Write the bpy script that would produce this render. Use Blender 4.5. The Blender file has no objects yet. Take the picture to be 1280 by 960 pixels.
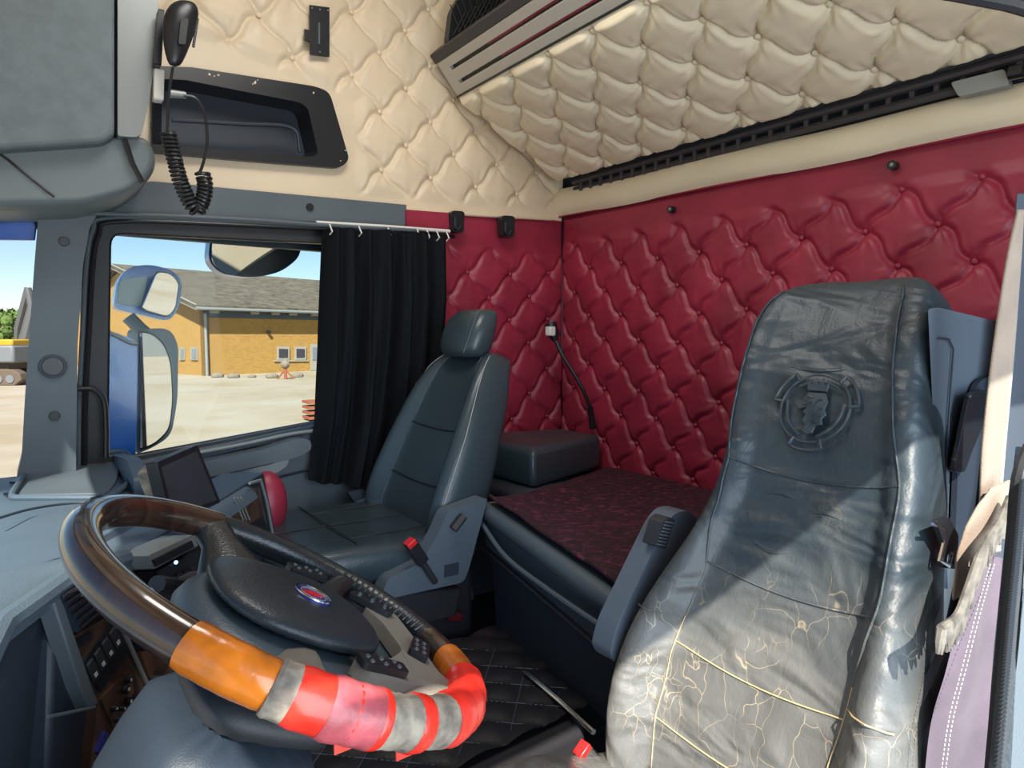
import bpy, bmesh, math, random
import numpy as np
from mathutils import Vector, Matrix, geometry
random.seed(3); PI = math.pi
SC = bpy.context.scene; COL = SC.collection

# ------------------------------------------------------------------ camera, light, exposure
F = 800.0; YAW = math.radians(37); PIT = math.atan(60/800)
R_ = Vector((math.cos(YAW), -math.sin(YAW), 0)); F0 = Vector((math.sin(YAW), math.cos(YAW), 0))
FW = F0*math.cos(PIT) + Vector((0, 0, -math.sin(PIT))); UP = F0*math.sin(PIT) + Vector((0, 0, math.cos(PIT)))
cd = bpy.data.cameras.new('camera'); cam = bpy.data.objects.new('camera', cd); COL.objects.link(cam)
cd.sensor_fit = 'HORIZONTAL'; cd.sensor_width = 36; cd.lens = F*36/1280; cd.clip_start = .01; cd.clip_end = 2000
cam.matrix_world = Matrix((R_, UP, -FW)).transposed().to_4x4()
SC.camera = cam
SC.view_settings.view_transform = 'Standard'; SC.view_settings.look = 'None'
SC.view_settings.exposure = 0.0; SC.view_settings.gamma = 1; SC.view_settings.use_curve_mapping = False

w = bpy.data.worlds.new('world'); SC.world = w; w.use_nodes = True
nt = w.node_tree; nt.nodes.clear()
sky = nt.nodes.new('ShaderNodeTexSky'); sky.sky_type = 'NISHITA'; sky.sun_disc = False
sky.sun_elevation = math.radians(45); sky.sun_rotation = math.radians(215); sky.air_density = 1.0; sky.ozone_density = 3.5; sky.dust_density = .1
bg = nt.nodes.new('ShaderNodeBackground'); bg.inputs[1].default_value = 0.14
wo = nt.nodes.new('ShaderNodeOutputWorld'); nt.links.new(sky.outputs[0], bg.inputs[0]); nt.links.new(bg.outputs[0], wo.inputs[0])

SUND = Vector((.70, 1.0, -1.15)).normalized()
sl = bpy.data.lights.new('sun', 'SUN'); sl.energy = 11.0; sl.angle = math.radians(.6); sl.color = (1, .93, .82)
so = bpy.data.objects.new('sun', sl); COL.objects.link(so); so.rotation_euler = SUND.to_track_quat('-Z', 'Y').to_euler(); so.location = (0, -3, 5)

def area(name, loc, target, sx, sy, power, color):
    l = bpy.data.lights.new(name, 'AREA'); l.shape = 'RECTANGLE'; l.size = sx; l.size_y = sy; l.energy = power; l.color = color
    o = bpy.data.objects.new(name, l); COL.objects.link(o); o.location = loc
    o.rotation_euler = (Vector(target)-Vector(loc)).to_track_quat('-Z', 'Y').to_euler()
    return o
area('door_daylight_fill', (.35, -.75, -.15), (1.1, 1.4, .15), 1.8, 1.5, 48, (.74, .87, 1))  # added fill, strengthens the daylight entering at the open driver's door
area('roof_fill', (.55, 1.0, 1.38), (.75, 1.2, 0), .6, .6, 14, (1, .97, .92))  # added fill under the closed ceiling, brightens the upper cream panels

# ------------------------------------------------------------------ pixel -> point
def ray(px, py): return FW + R_*((px-640)/F) + UP*((480-py)/F)
def AX(px, py, x): d = ray(px, py); return d*(x/d.x)
def AY(px, py, y): d = ray(px, py); return d*(y/d.y)
def AZ(px, py, z): d = ray(px, py); return d*(z/d.z)
def AN(px, py, n, c): d = ray(px, py); return d*(c/n.dot(d))

# ------------------------------------------------------------------ materials
def mat(name, col, rough=.5, metal=0, bump=0, bscale=200, vary=0, vscale=6, col2=None, coat=0, sheen=0, emit=0, spec=.5, detail=4):
    m = bpy.data.materials.new(name); m.use_nodes = True; n = m.node_tree.nodes; L = m.node_tree.links
    b = n['Principled BSDF']; b.inputs['Base Color'].default_value = (*col, 1); b.inputs['Roughness'].default_value = rough
    b.inputs['Metallic'].default_value = metal; b.inputs['Coat Weight'].default_value = coat; b.inputs['Coat Roughness'].default_value = .12
    b.inputs['Sheen Weight'].default_value = sheen; b.inputs['Specular IOR Level'].default_value = spec
    tc = n.new('ShaderNodeTexCoord')
    if bump:
        t = n.new('ShaderNodeTexNoise'); t.inputs['Scale'].default_value = bscale; t.inputs['Detail'].default_value = detail
        L.new(tc.outputs['Object'], t.inputs['Vector'])
        bm_ = n.new('ShaderNodeBump'); bm_.inputs['Strength'].default_value = bump; bm_.inputs['Distance'].default_value = .002
        L.new(t.outputs['Fac'], bm_.inputs['Height']); L.new(bm_.outputs['Normal'], b.inputs['Normal'])
    if vary or col2:
        t = n.new('ShaderNodeTexNoise'); t.inputs['Scale'].default_value = vscale; t.inputs['Detail'].default_value = 5
        L.new(tc.outputs['Object'], t.inputs['Vector'])
        cr = n.new('ShaderNodeValToRGB'); c2 = col2 or tuple(c*(1-vary) for c in col)
        cr.color_ramp.elements[0].position = .35; cr.color_ramp.elements[1].position = .65
        cr.color_ramp.elements[0].color = (*c2, 1); cr.color_ramp.elements[1].color = (*col, 1)
        L.new(t.outputs['Fac'], cr.inputs['Fac']); L.new(cr.outputs['Color'], b.inputs['Base Color'])
    if emit:
        b.inputs['Emission Color'].default_value = (*col, 1); b.inputs['Emission Strength'].default_value = emit
    return m

M = {}
M['red'] = mat('red_leather', (.36, .028, .062), .42, bump=.25, bscale=260, vary=.3, vscale=5)
M['cream'] = mat('cream_leather', (.80, .66, .47), .45, bump=.2, bscale=260, vary=.08, vscale=4)
M['cream2'] = mat('cream_leather_bunk', (.85, .75, .55), .5, bump=.35, bscale=420, vary=.06, vscale=4)
M['plastic'] = mat('grey_plastic', (.10, .125, .145), .5, bump=.25, bscale=500, vary=.12)
M['plastic_d'] = mat('dark_grey_plastic', (.022, .032, .048), .5, bump=.2, bscale=500)
M['dash'] = mat('dash_plastic', (.08, .115, .15), .48, bump=.35, bscale=420, vary=.1)
M['black'] = mat('black_plastic', (.012, .014, .018), .35)
M['rubber'] = mat('black_rubber', (.02, .022, .026), .55, bump=.2, bscale=300)
M['locker'] = mat('locker_felt', (.17, .205, .22), .75, bump=.6, bscale=700, vary=.15, vscale=30)
M['locker_p'] = mat('locker_plastic', (.15, .18, .19), .45, bump=.2, bscale=500)
M['silver'] = mat('silver_trim', (.26, .28, .28), .4, metal=.25)
M['chrome'] = mat('chrome', (.7, .7, .7), .15, metal=1)
M['mirror'] = mat('mirror_glass', (.9, .9, .9), .01, metal=1)
M['housing'] = mat('mirror_housing', (.16, .19, .22), .4)
M['blue'] = mat('blue_paint', (.008, .10, .45), .25, coat=.4)
M['curtain'] = mat('black_curtain', (.007, .009, .012), .9, bump=.3, bscale=600, spec=.15)
M['leather_p'] = mat('passenger_leather', (.034, .052, .063), .30, bump=.35, bscale=230)
M['stitch'] = mat('pale_thread', (.45, .45, .42), .7)
M['tan'] = mat('tan_thread', (.5, .38, .2), .7)
M['rail'] = mat('rail_aluminium', (.50, .47, .42), .4, metal=.2)
M['darkgap'] = mat('bunk_slat', (.05, .045, .05), .5)
M['frame'] = mat('painted_frame', (.30, .29, .25), .6)
M['boom'] = mat('boom_grey', (.07, .075, .08), .6)
M['white'] = mat('white_plastic', (.75, .75, .72), .4)
M['redpl'] = mat('red_plastic', (.65, .02, .02), .3)
M['belt'] = mat('beige_webbing', (.30, .225, .17), .85, bump=.6, bscale=500, vary=.2, vscale=15, sheen=.3)
M['fringe'] = mat('fringe_yarn', (.17, .155, .13), .9, vary=.6, vscale=60)
M['suede'] = mat('mauve_suede', (.12, .09, .115), .85, bump=.4, bscale=300, vary=.35, vscale=9, sheen=.1)
M['suede_d'] = mat('dark_mauve_suede', (.05, .045, .06), .85, bump=.4, bscale=300, sheen=.3)
M['tape_o'] = mat('orange_wrap', (.75, .20, .015), .22, bump=.5, bscale=50, vary=.5, vscale=25, coat=.5)
M['tape_r'] = mat('red_tape', (.85, .035, .02), .3, bump=.5, bscale=60, coat=.3)
M['tape_p'] = mat('pink_tape', (.62, .12, .14), .3, bump=.9, bscale=45, vary=.45, vscale=40)
M['worn'] = mat('worn_leather', (.36, .31, .24), .75, bump=.9, bscale=120, col2=(.12, .10, .085), vscale=45)
M['wheel_l'] = mat('wheel_leather', (.014, .018, .022), .28, bump=.3, bscale=300)
M['hub'] = mat('hub_plastic', (.055, .08, .10), .4, bump=.3, bscale=400)
M['hubpad'] = mat('airbag_cover', (.018, .026, .034), .36, bump=.3, bscale=350)
M['hub_lit'] = mat('hub_sunlit_tone', (.19, .175, .15), .7, bump=.5, bscale=300)  # paler hub plastic, sunlight put into the colour
M['screen'] = mat('screen', (.04, .04, .05), .12)
M['badge_b'] = mat('badge_blue', (.015, .03, .25), .25, coat=1)
M['badge_r'] = mat('badge_red', (.6, .02, .03), .3)
M['led'] = mat('led_blue', (.3, .5, 1), .3, emit=3)
M['symbol'] = mat('switch_symbol', (.5, .5, .48), .5)
M['cushion'] = mat('box_cushion_vinyl', (.045, .07, .085), .30, bump=.4, bscale=120)
M['seatpl'] = mat('seat_plastic', (.085, .11, .14), .5, bump=.3, bscale=500)
M['bunkpl'] = mat('bunk_box_cover', (.045, .065, .09), .5, bump=.8, bscale=900)
M['bunkvin'] = mat('bunk_vinyl', (.075, .10, .12), .42, bump=.3, bscale=200)
M['mat'] = mat('quilted_mat', (.012, .012, .016), .5, bump=.3, bscale=300)
M['floor'] = mat('dark_floor', (.015, .015, .02), .8)
M['tree'] = mat('leaves', (.09, .16, .03), .8, vary=.5, vscale=2)
M['trunk'] = mat('bark', (.10, .07, .045), .9)
M['yellow'] = mat('yellow_paint', (.40, .25, .02), .4)
M['grey'] = mat('machine_grey', (.14, .155, .17), .5)
M['darkred'] = mat('dark_red_plastic', (.12, .008, .012), .5)
M['track'] = mat('rusty_track', (.10, .075, .055), .8)
M['rooftile'] = mat('red_tiles', (.28, .085, .04), .8)
M['stone'] = mat('rubble', (.20, .17, .13), .9, bump=1, bscale=6)
M['shade_and_roof'] = mat('eave_shade', (.05, .07, .09), .6)  # dark tone for the painted eave shade, reused on the warehouse roof
M['paper'] = mat('sticker', (.12, .13, .12), .7)

def glass():
    m = bpy.data.materials.new('window_glass'); m.use_nodes = True; n = m.node_tree.nodes; L = m.node_tree.links; n.clear()
    o = n.new('ShaderNodeOutputMaterial'); mx = n.new('ShaderNodeMixShader'); t = n.new('ShaderNodeBsdfTransparent'); g = n.new('ShaderNodeBsdfGlossy')
    t.inputs[0].default_value = (.93, .97, .96, 1); g.inputs['Roughness'].default_value = .02; f = n.new('ShaderNodeFresnel'); f.inputs[0].default_value = 1.12
    L.new(f.outputs[0], mx.inputs[0]); L.new(t.outputs[0], mx.inputs[1]); L.new(g.outputs[0], mx.inputs[2]); L.new(mx.outputs[0], o.inputs[0]); return m
M['glass'] = glass()

def nodes_mat(name):
    m = bpy.data.materials.new(name); m.use_nodes = True; n = m.node_tree.nodes; return m, n, m.node_tree.links, n['Principled BSDF']
def N(n, t, **k):
    x = n.new('ShaderNode'+t)
    for a, v in k.items():
        if hasattr(x, a): setattr(x, a, v)
        else: x.inputs[a.replace('_', ' ')].default_value = v
    return x
def ramp(n, stops):
    c = n.new('ShaderNodeValToRGB'); e = c.color_ramp.elements
    while len(e) < len(stops): e.new(.5)
    for i, (p, v) in enumerate(stops): e[i].position = p; e[i].color = (*v, 1) if len(v) == 3 else v
    return c

def driver_leather():
    m, n, L, b = nodes_mat('driver_leather')
    tc = N(n, 'TexCoord'); b.inputs['Roughness'].default_value = .47
    # worn, cracked zone: low on the seat and near the door, irregular outline
    sep = N(n, 'SeparateXYZ'); L.new(tc.outputs['Object'], sep.inputs[0])
    nz = N(n, 'TexNoise', Scale=6.0); L.new(tc.outputs['Object'], nz.inputs['Vector'])
    a = N(n, 'Math', operation='MULTIPLY_ADD'); L.new(sep.outputs['Z'], a.inputs[0]); a.inputs[1].default_value = -3.0; a.inputs[2].default_value = -1.35
    c = N(n, 'Math', operation='ADD'); L.new(a.outputs[0], c.inputs[0]); L.new(nz.outputs['Fac'], c.inputs[1])
    zone = N(n, 'Math', operation='MULTIPLY', use_clamp=True); L.new(c.outputs[0], zone.inputs[0]); zone.inputs[1].default_value = 1.6
    # distorted cells -> cracks
    nd = N(n, 'TexNoise', Scale=14.0); L.new(tc.outputs['Object'], nd.inputs['Vector'])
    mp = N(n, 'Mapping'); mp.inputs['Scale'].default_value = (1, 1.5, .8); L.new(tc.outputs['Object'], mp.inputs[0])
    mx = N(n, 'VectorMath', operation='MULTIPLY_ADD'); L.new(nd.outputs['Color'], mx.inputs[0]); mx.inputs[1].default_value = (.09, .09, .09); L.new(mp.outputs[0], mx.inputs[2])
    v = N(n, 'TexVoronoi', feature='DISTANCE_TO_EDGE', Scale=17.0); L.new(mx.outputs[0], v.inputs['Vector'])
    v2 = N(n, 'TexVoronoi', feature='DISTANCE_TO_EDGE', Scale=42.0); L.new(mx.outputs[0], v2.inputs['Vector'])
    r1 = ramp(n, [(0, (1, 1, 1)), (.013, (0, 0, 0))]); L.new(v.outputs['Distance'], r1.inputs[0])
    r2 = ramp(n, [(0, (1, 1, 1)), (.022, (0, 0, 0))]); L.new(v2.outputs['Distance'], r2.inputs[0])
    nb = N(n, 'TexNoise', Scale=9.0); L.new(tc.outputs['Object'], nb.inputs['Vector'])
    rb = ramp(n, [(.46, (0, 0, 0)), (.56, (1, 1, 1))]); L.new(nb.outputs['Fac'], rb.inputs[0])
    rb2 = ramp(n, [(.54, (0, 0, 0)), (.62, (1, 1, 1))]); L.new(nz.outputs['Fac'], rb2.inputs[0])
    m1 = N(n, 'Math', operation='MULTIPLY'); L.new(r1.outputs[0], m1.inputs[0]); L.new(rb.outputs[0], m1.inputs[1])
    m2 = N(n, 'Math', operation='MULTIPLY'); L.new(r2.outputs[0], m2.inputs[0]); L.new(rb2.outputs[0], m2.inputs[1])
    ad = N(n, 'Math', operation='MAXIMUM'); L.new(m1.outputs[0], ad.inputs[0]); L.new(m2.outputs[0], ad.inputs[1])
    cr = N(n, 'Math', operation='MULTIPLY'); L.new(ad.outputs[0], cr.inputs[0]); L.new(zone.outputs[0], cr.inputs[1])
    base = N(n, 'MixRGB'); base.inputs[1].default_value = (.024, .036, .045, 1); base.inputs[2].default_value = (.125, .125, .118, 1); L.new(zone.outputs[0], base.inputs[0])
    mixc = N(n, 'MixRGB'); L.new(cr.outputs[0], mixc.inputs[0]); L.new(base.outputs[0], mixc.inputs[1]); mixc.inputs[2].default_value = (.40, .32, .21, 1)
    L.new(mixc.outputs[0], b.inputs['Base Color'])
    g = N(n, 'TexVoronoi', Scale=260.0); L.new(tc.outputs['Object'], g.inputs['Vector'])
    wr = N(n, 'TexNoise', Scale=22.0, Detail=6.0, Distortion=1.2); L.new(mp.outputs[0], wr.inputs['Vector'])
    h = N(n, 'Math', operation='MULTIPLY_ADD'); L.new(g.outputs['Distance'], h.inputs[0]); h.inputs[1].default_value = .12; L.new(wr.outputs['Fac'], h.inputs[2])
    bp = N(n, 'Bump', Strength=.35, Distance=.005); L.new(h.outputs[0], bp.inputs['Height'])
    mp2 = N(n, 'Mapping'); mp2.inputs['Rotation'].default_value = (.6, 0, 0); mp2.inputs['Scale'].default_value = (1, .7, 1.6); L.new(tc.outputs['Object'], mp2.inputs[0])
    fo = N(n, 'TexNoise', Scale=7.5, Detail=2.0, Distortion=.9); L.new(mp2.outputs[0], fo.inputs['Vector'])
    b2 = N(n, 'Bump', Strength=.55, Distance=.045); L.new(fo.outputs['Fac'], b2.inputs['Height']); L.new(bp.outputs[0], b2.inputs['Normal']); L.new(b2.outputs[0], b.inputs['Normal'])
    return m
M['leather_d'] = driver_leather()

def velvet():
    m, n, L, b = nodes_mat('crushed_velvet'); tc = N(n, 'TexCoord')
    mp = N(n, 'Mapping'); mp.inputs['Scale'].default_value = (1, 1.6, 1); mp.inputs['Rotation'].default_value = (0, 0, .5); L.new(tc.outputs['Object'], mp.inputs[0])
    t = N(n, 'TexNoise', Scale=30.0, Detail=8.0, Roughness=.75, Distortion=.6); L.new(mp.outputs[0], t.inputs['Vector'])
    r = ramp(n, [(.42, (.008, .001, .004)), (.54, (.035, .004, .015)), (.70, (.28, .05, .12))]); L.new(t.outputs['Fac'], r.inputs[0])
    L.new(r.outputs[0], b.inputs['Base Color']); b.inputs['Roughness'].default_value = .8; b.inputs['Sheen Weight'].default_value = .06; b.inputs['Sheen Tint'].default_value = (.8, .2, .4, 1)
    bp = N(n, 'Bump', Strength=.6, Distance=.006); L.new(t.outputs['Fac'], bp.inputs['Height']); L.new(bp.outputs[0], b.inputs['Normal']); return m
M['velvet'] = velvet()

def wood(name, c1, c2, coat=1, rough=.3, sc=14):
    m, n, L, b = nodes_mat(name); tc = N(n, 'TexCoord')
    mp = N(n, 'Mapping'); mp.inputs['Scale'].default_value = (1, 1, .35); L.new(tc.outputs['Object'], mp.inputs[0])
    t = N(n, 'TexNoise', Scale=float(sc), Detail=7.0, Distortion=2.2); L.new(mp.outputs[0], t.inputs['Vector'])
    r = ramp(n, [(.35, c1), (.65, c2)]); L.new(t.outputs['Fac'], r.inputs[0]); L.new(r.outputs[0], b.inputs['Base Color'])
    b.inputs['Roughness'].default_value = rough; b.inputs['Coat Weight'].default_value = coat; b.inputs['Coat Roughness'].default_value = .06; return m
M['wood'] = wood('dash_wood', (.035, .018, .012), (.14, .07, .045), .4)
M['rimwood'] = wood('rim_wood', (.016, .010, .008), (.050, .024, .015), 1, .25, 22)

def ground_mat():
    m, n, L, b = nodes_mat('dusty_concrete'); tc = N(n, 'TexCoord')
    t = N(n, 'TexNoise', Scale=.25, Detail=8.0, Roughness=.65); L.new(tc.outputs['Object'], t.inputs['Vector'])
    r = ramp(n, [(.35, (.28, .235, .16)), (.5, (.33, .29, .22)), (.65, (.36, .33, .27))]); L.new(t.outputs['Fac'], r.inputs[0])
    L.new(r.outputs[0], b.inputs['Base Color']); b.inputs['Roughness'].default_value = .95; return m
M['ground'] = ground_mat()

def brick_mat():
    m, n, L, b = nodes_mat('yellow_brick'); tc = N(n, 'TexCoord')
    k = N(n, 'TexBrick', Scale=1.0); k.inputs['Color1'].default_value = (.40, .225, .045, 1); k.inputs['Color2'].default_value = (.32, .17, .036, 1)
    k.inputs['Mortar'].default_value = (.28, .19, .08, 1); k.inputs['Brick Width'].default_value = .3; k.inputs['Row Height'].default_value = .1; k.inputs['Mortar Size'].default_value = .012
    s = N(n, 'SeparateXYZ'); c = N(n, 'CombineXYZ'); ad = N(n, 'Math', operation='ADD'); L.new(tc.outputs['Object'], s.inputs[0]); L.new(s.outputs[0], ad.inputs[0]); L.new(s.outputs[1], ad.inputs[1])
    L.new(ad.outputs[0], c.inputs[0]); L.new(s.outputs[2], c.inputs[1]); L.new(c.outputs[0], k.inputs['Vector']); L.new(k.outputs['Color'], b.inputs['Base Color'])
    b.inputs['Roughness'].default_value = .9; return m
M['brick'] = brick_mat()
def roof_mat():
    m, n, L, b = nodes_mat('weathered_roof'); tc = N(n, 'TexCoord')
    t = N(n, 'TexNoise', Scale=1.6, Detail=9.0, Roughness=.75); L.new(tc.outputs['Object'], t.inputs['Vector'])
    r = ramp(n, [(.35, (.04, .034, .025)), (.5, (.10, .085, .062)), (.68, (.16, .14, .105))]); L.new(t.outputs['Fac'], r.inputs[0])
    L.new(r.outputs[0], b.inputs['Base Color']); b.inputs['Roughness'].default_value = .95; return m
M['roof'] = roof_mat()

# ------------------------------------------------------------------ object helpers
def tag(o, label=None, cat=None, group=None, kind=None):
    if label: o['label'] = label
    if cat: o['category'] = cat
    if group: o['group'] = group
    if kind: o['kind'] = kind
    return o
def thing(name, label, cat, loc, group=None):
    o = bpy.data.objects.new(name, None); COL.objects.link(o); o.location = loc; o.empty_display_size = .05
    return tag(o, label, cat, group)
def struct(name, kind='structure'):
    o = bpy.data.objects.new(name, None); COL.objects.link(o); o['kind'] = kind; return o

class MB:
    def __init__(s): s.v = []; s.f = []
    def add(s, vs, fs):
        k = len(s.v); s.v += [tuple(v) for v in vs]; s.f += [tuple(i+k for i in f) for f in fs]; return s
    def box(s, c, size, ax=None):
        c = Vector(c); A = ax or (Vector((1, 0, 0)), Vector((0, 1, 0)), Vector((0, 0, 1)))
        vs = [c + A[0]*(size[0]/2*i) + A[1]*(size[1]/2*j) + A[2]*(size[2]/2*k) for i in (-1, 1) for j in (-1, 1) for k in (-1, 1)]
        return s.add(vs, [(0, 1, 3, 2), (4, 6, 7, 5), (0, 4, 5, 1), (2, 3, 7, 6), (0, 2, 6, 4), (1, 5, 7, 3)])
    def tube(s, path, rad, n=10, closed=False, caps=True):
        P = [Vector(p) for p in path]; m = len(P); rr = rad if hasattr(rad, '__len__') else [rad]*m
        up = None; vs = []
        for i, p in enumerate(P):
            if closed: d = P[(i+1) % m]-P[i-1]
            else: d = P[min(i+1, m-1)]-P[max(i-1, 0)]
            if d.length < 1e-9: d = Vector((0, 0, 1))
            d.normalize()
            if up is None: up = Vector((0, 0, 1)) if abs(d.z) < .9 else Vector((1, 0, 0))
            a = d.cross(up)
            if a.length < 1e-6: a = d.orthogonal()
            a.normalize(); up = a.cross(d).normalized()
            r = rr[i]; ra, rb = (r if hasattr(r, '__len__') else (r, r))
            vs += [p + a*(math.cos(2*PI*k/n)*ra) + up*(math.sin(2*PI*k/n)*rb) for k in range(n)]
        fs = [(i*n+k, i*n+(k+1) % n, ((i+1) % m)*n+(k+1) % n, ((i+1) % m)*n+k) for i in range(m if closed else m-1) for k in range(n)]
        if caps and not closed: fs += [tuple(range(n))[::-1], tuple(range((m-1)*n, m*n))]
        return s.add(vs, fs)
    def loft(s, rings, caps=True, closed=True):
        n = len(rings[0]); vs = [p for r in rings for p in r]
        fs = [(i*n+k, i*n+(k+1) % n, (i+1)*n+(k+1) % n, (i+1)*n+k) for i in range(len(rings)-1) for k in range(n if closed else n-1)]
        if caps: fs += [tuple(range(n))[::-1], tuple(range((len(rings)-1)*n, len(rings)*n))]
        return s.add(vs, fs)
    def plate(s, poly, t, holes=()):
        """poly: coplanar 3D points, t: thickness vector"""
        t = Vector(t); loops = [[Vector(p) for p in poly]] + [[Vector(p) for p in h] for h in holes]
        tri = geometry.tessellate_polygon(loops); flat = [p for l in loops for p in l]; m = len(flat)
        vs = flat + [p+t for p in flat]; fs = [tuple(f) for f in tri] + [tuple(i+m for i in f[::-1]) for f in tri]
        o = 0
        for l in loops:
            fs += [(o+i, o+(i+1) % len(l), o+(i+1) % len(l)+m, o+i+m) for i in range(len(l))]; o += len(l)
        return s.add(vs, fs)
    def grid(s, P):
        a, b = len(P), len(P[0]); return s.add([p for r in P for p in r], [(i*b+j, i*b+j+1, (i+1)*b+j+1, (i+1)*b+j) for i in range(a-1) for j in range(b-1)])
    def ball(s, c, r, n=12, m=8, ax=None):
        c = Vector(c); r = r if hasattr(r, '__len__') else (r, r, r); A = ax or (Vector((1, 0, 0)), Vector((0, 1, 0)), Vector((0, 0, 1)))
        rings = []
        for i in range(1, m):
            th = PI*i/m; rings.append([c+A[0]*(r[0]*math.sin(th)*math.cos(2*PI*k/n))+A[1]*(r[1]*math.sin(th)*math.sin(2*PI*k/n))+A[2]*(r[2]*math.cos(th)) for k in range(n)])
        k0 = len(s.v); s.loft(rings, caps=False)
        t = len(s.v); s.v.append(tuple(c+A[2]*r[2])); s.v.append(tuple(c-A[2]*r[2]))
        for k in range(n): s.f.append((k0+(k+1) % n, k0+k, t)); s.f.append((k0+(m-2)*n+k, k0+(m-2)*n+(k+1) % n, t+1))
        return s
    def build(s, name, m, parent=None, bevel=0, smooth=True, sub=0, seg=2, angle=35):
        me = bpy.data.meshes.new(name); me.from_pydata(s.v, [], s.f); me.update()
        b = bmesh.new(); b.from_mesh(me); bmesh.ops.recalc_face_normals(b, faces=b.faces); b.to_mesh(me); b.free()
        me.materials.append(M[m] if isinstance(m, str) else m)
        o = bpy.data.objects.new(name, me); COL.objects.link(o)
        if parent is not None:
            o.parent = parent
            if parent.type == 'EMPTY' and parent.parent is None: o.location = -parent.location
        if bevel:
            q = o.modifiers.new('bevel', 'BEVEL'); q.width = bevel; q.segments = seg; q.limit_method = 'ANGLE'; q.angle_limit = math.radians(40)
        if sub:
            q = o.modifiers.new('sub', 'SUBSURF'); q.levels = sub; q.render_levels = sub
        if smooth:
            me.shade_smooth()
            if not sub: me.set_sharp_from_angle(angle=math.radians(angle))
        return o

def rp(pts, r, n=5):
    """round the corners of a 2D polygon; r a number or a list"""
    out = []; m = len(pts)
    for i, p in enumerate(pts):
        p = Vector(p); a = Vector(pts[i-1])-p; b = Vector(pts[(i+1) % m])-p
        rr = r[i] if hasattr(r, '__len__') else r
        rr = min(rr, a.length*.48, b.length*.48)
        if rr <= 0: out.append((p.x, p.y)); continue
        A = p+a.normalized()*rr; B = p+b.normalized()*rr
        for k in range(n+1):
            t = k/n; q = A*(1-t)**2+p*(2*t*(1-t))+B*t*t; out.append((q.x, q.y))
    return out
def onY(pts, y): return [AY(a, b, y) for a, b in pts]
def onX(pts, x): return [AX(a, b, x) for a, b in pts]
def spline(pts, n):
    """Catmull-Rom through 3D points"""
    P = [Vector(p) for p in pts]; P = [P[0]*2-P[1]]+P+[P[-1]*2-P[-2]]; out = []
    for i in range(1, len(P)-2):
        for k in range(n):
            t = k/n; a, b, c, d = P[i-1:i+3]
            out.append(.5*((2*b)+(c-a)*t+(2*a-5*b+4*c-d)*t*t+(3*b-a-3*c+d)*t**3))
    out.append(P[-2]); return out
def lerp(a, b, t): return a+(b-a)*t
def interp(x, xs, ys): return float(np.interp(x, xs, ys))

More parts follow.
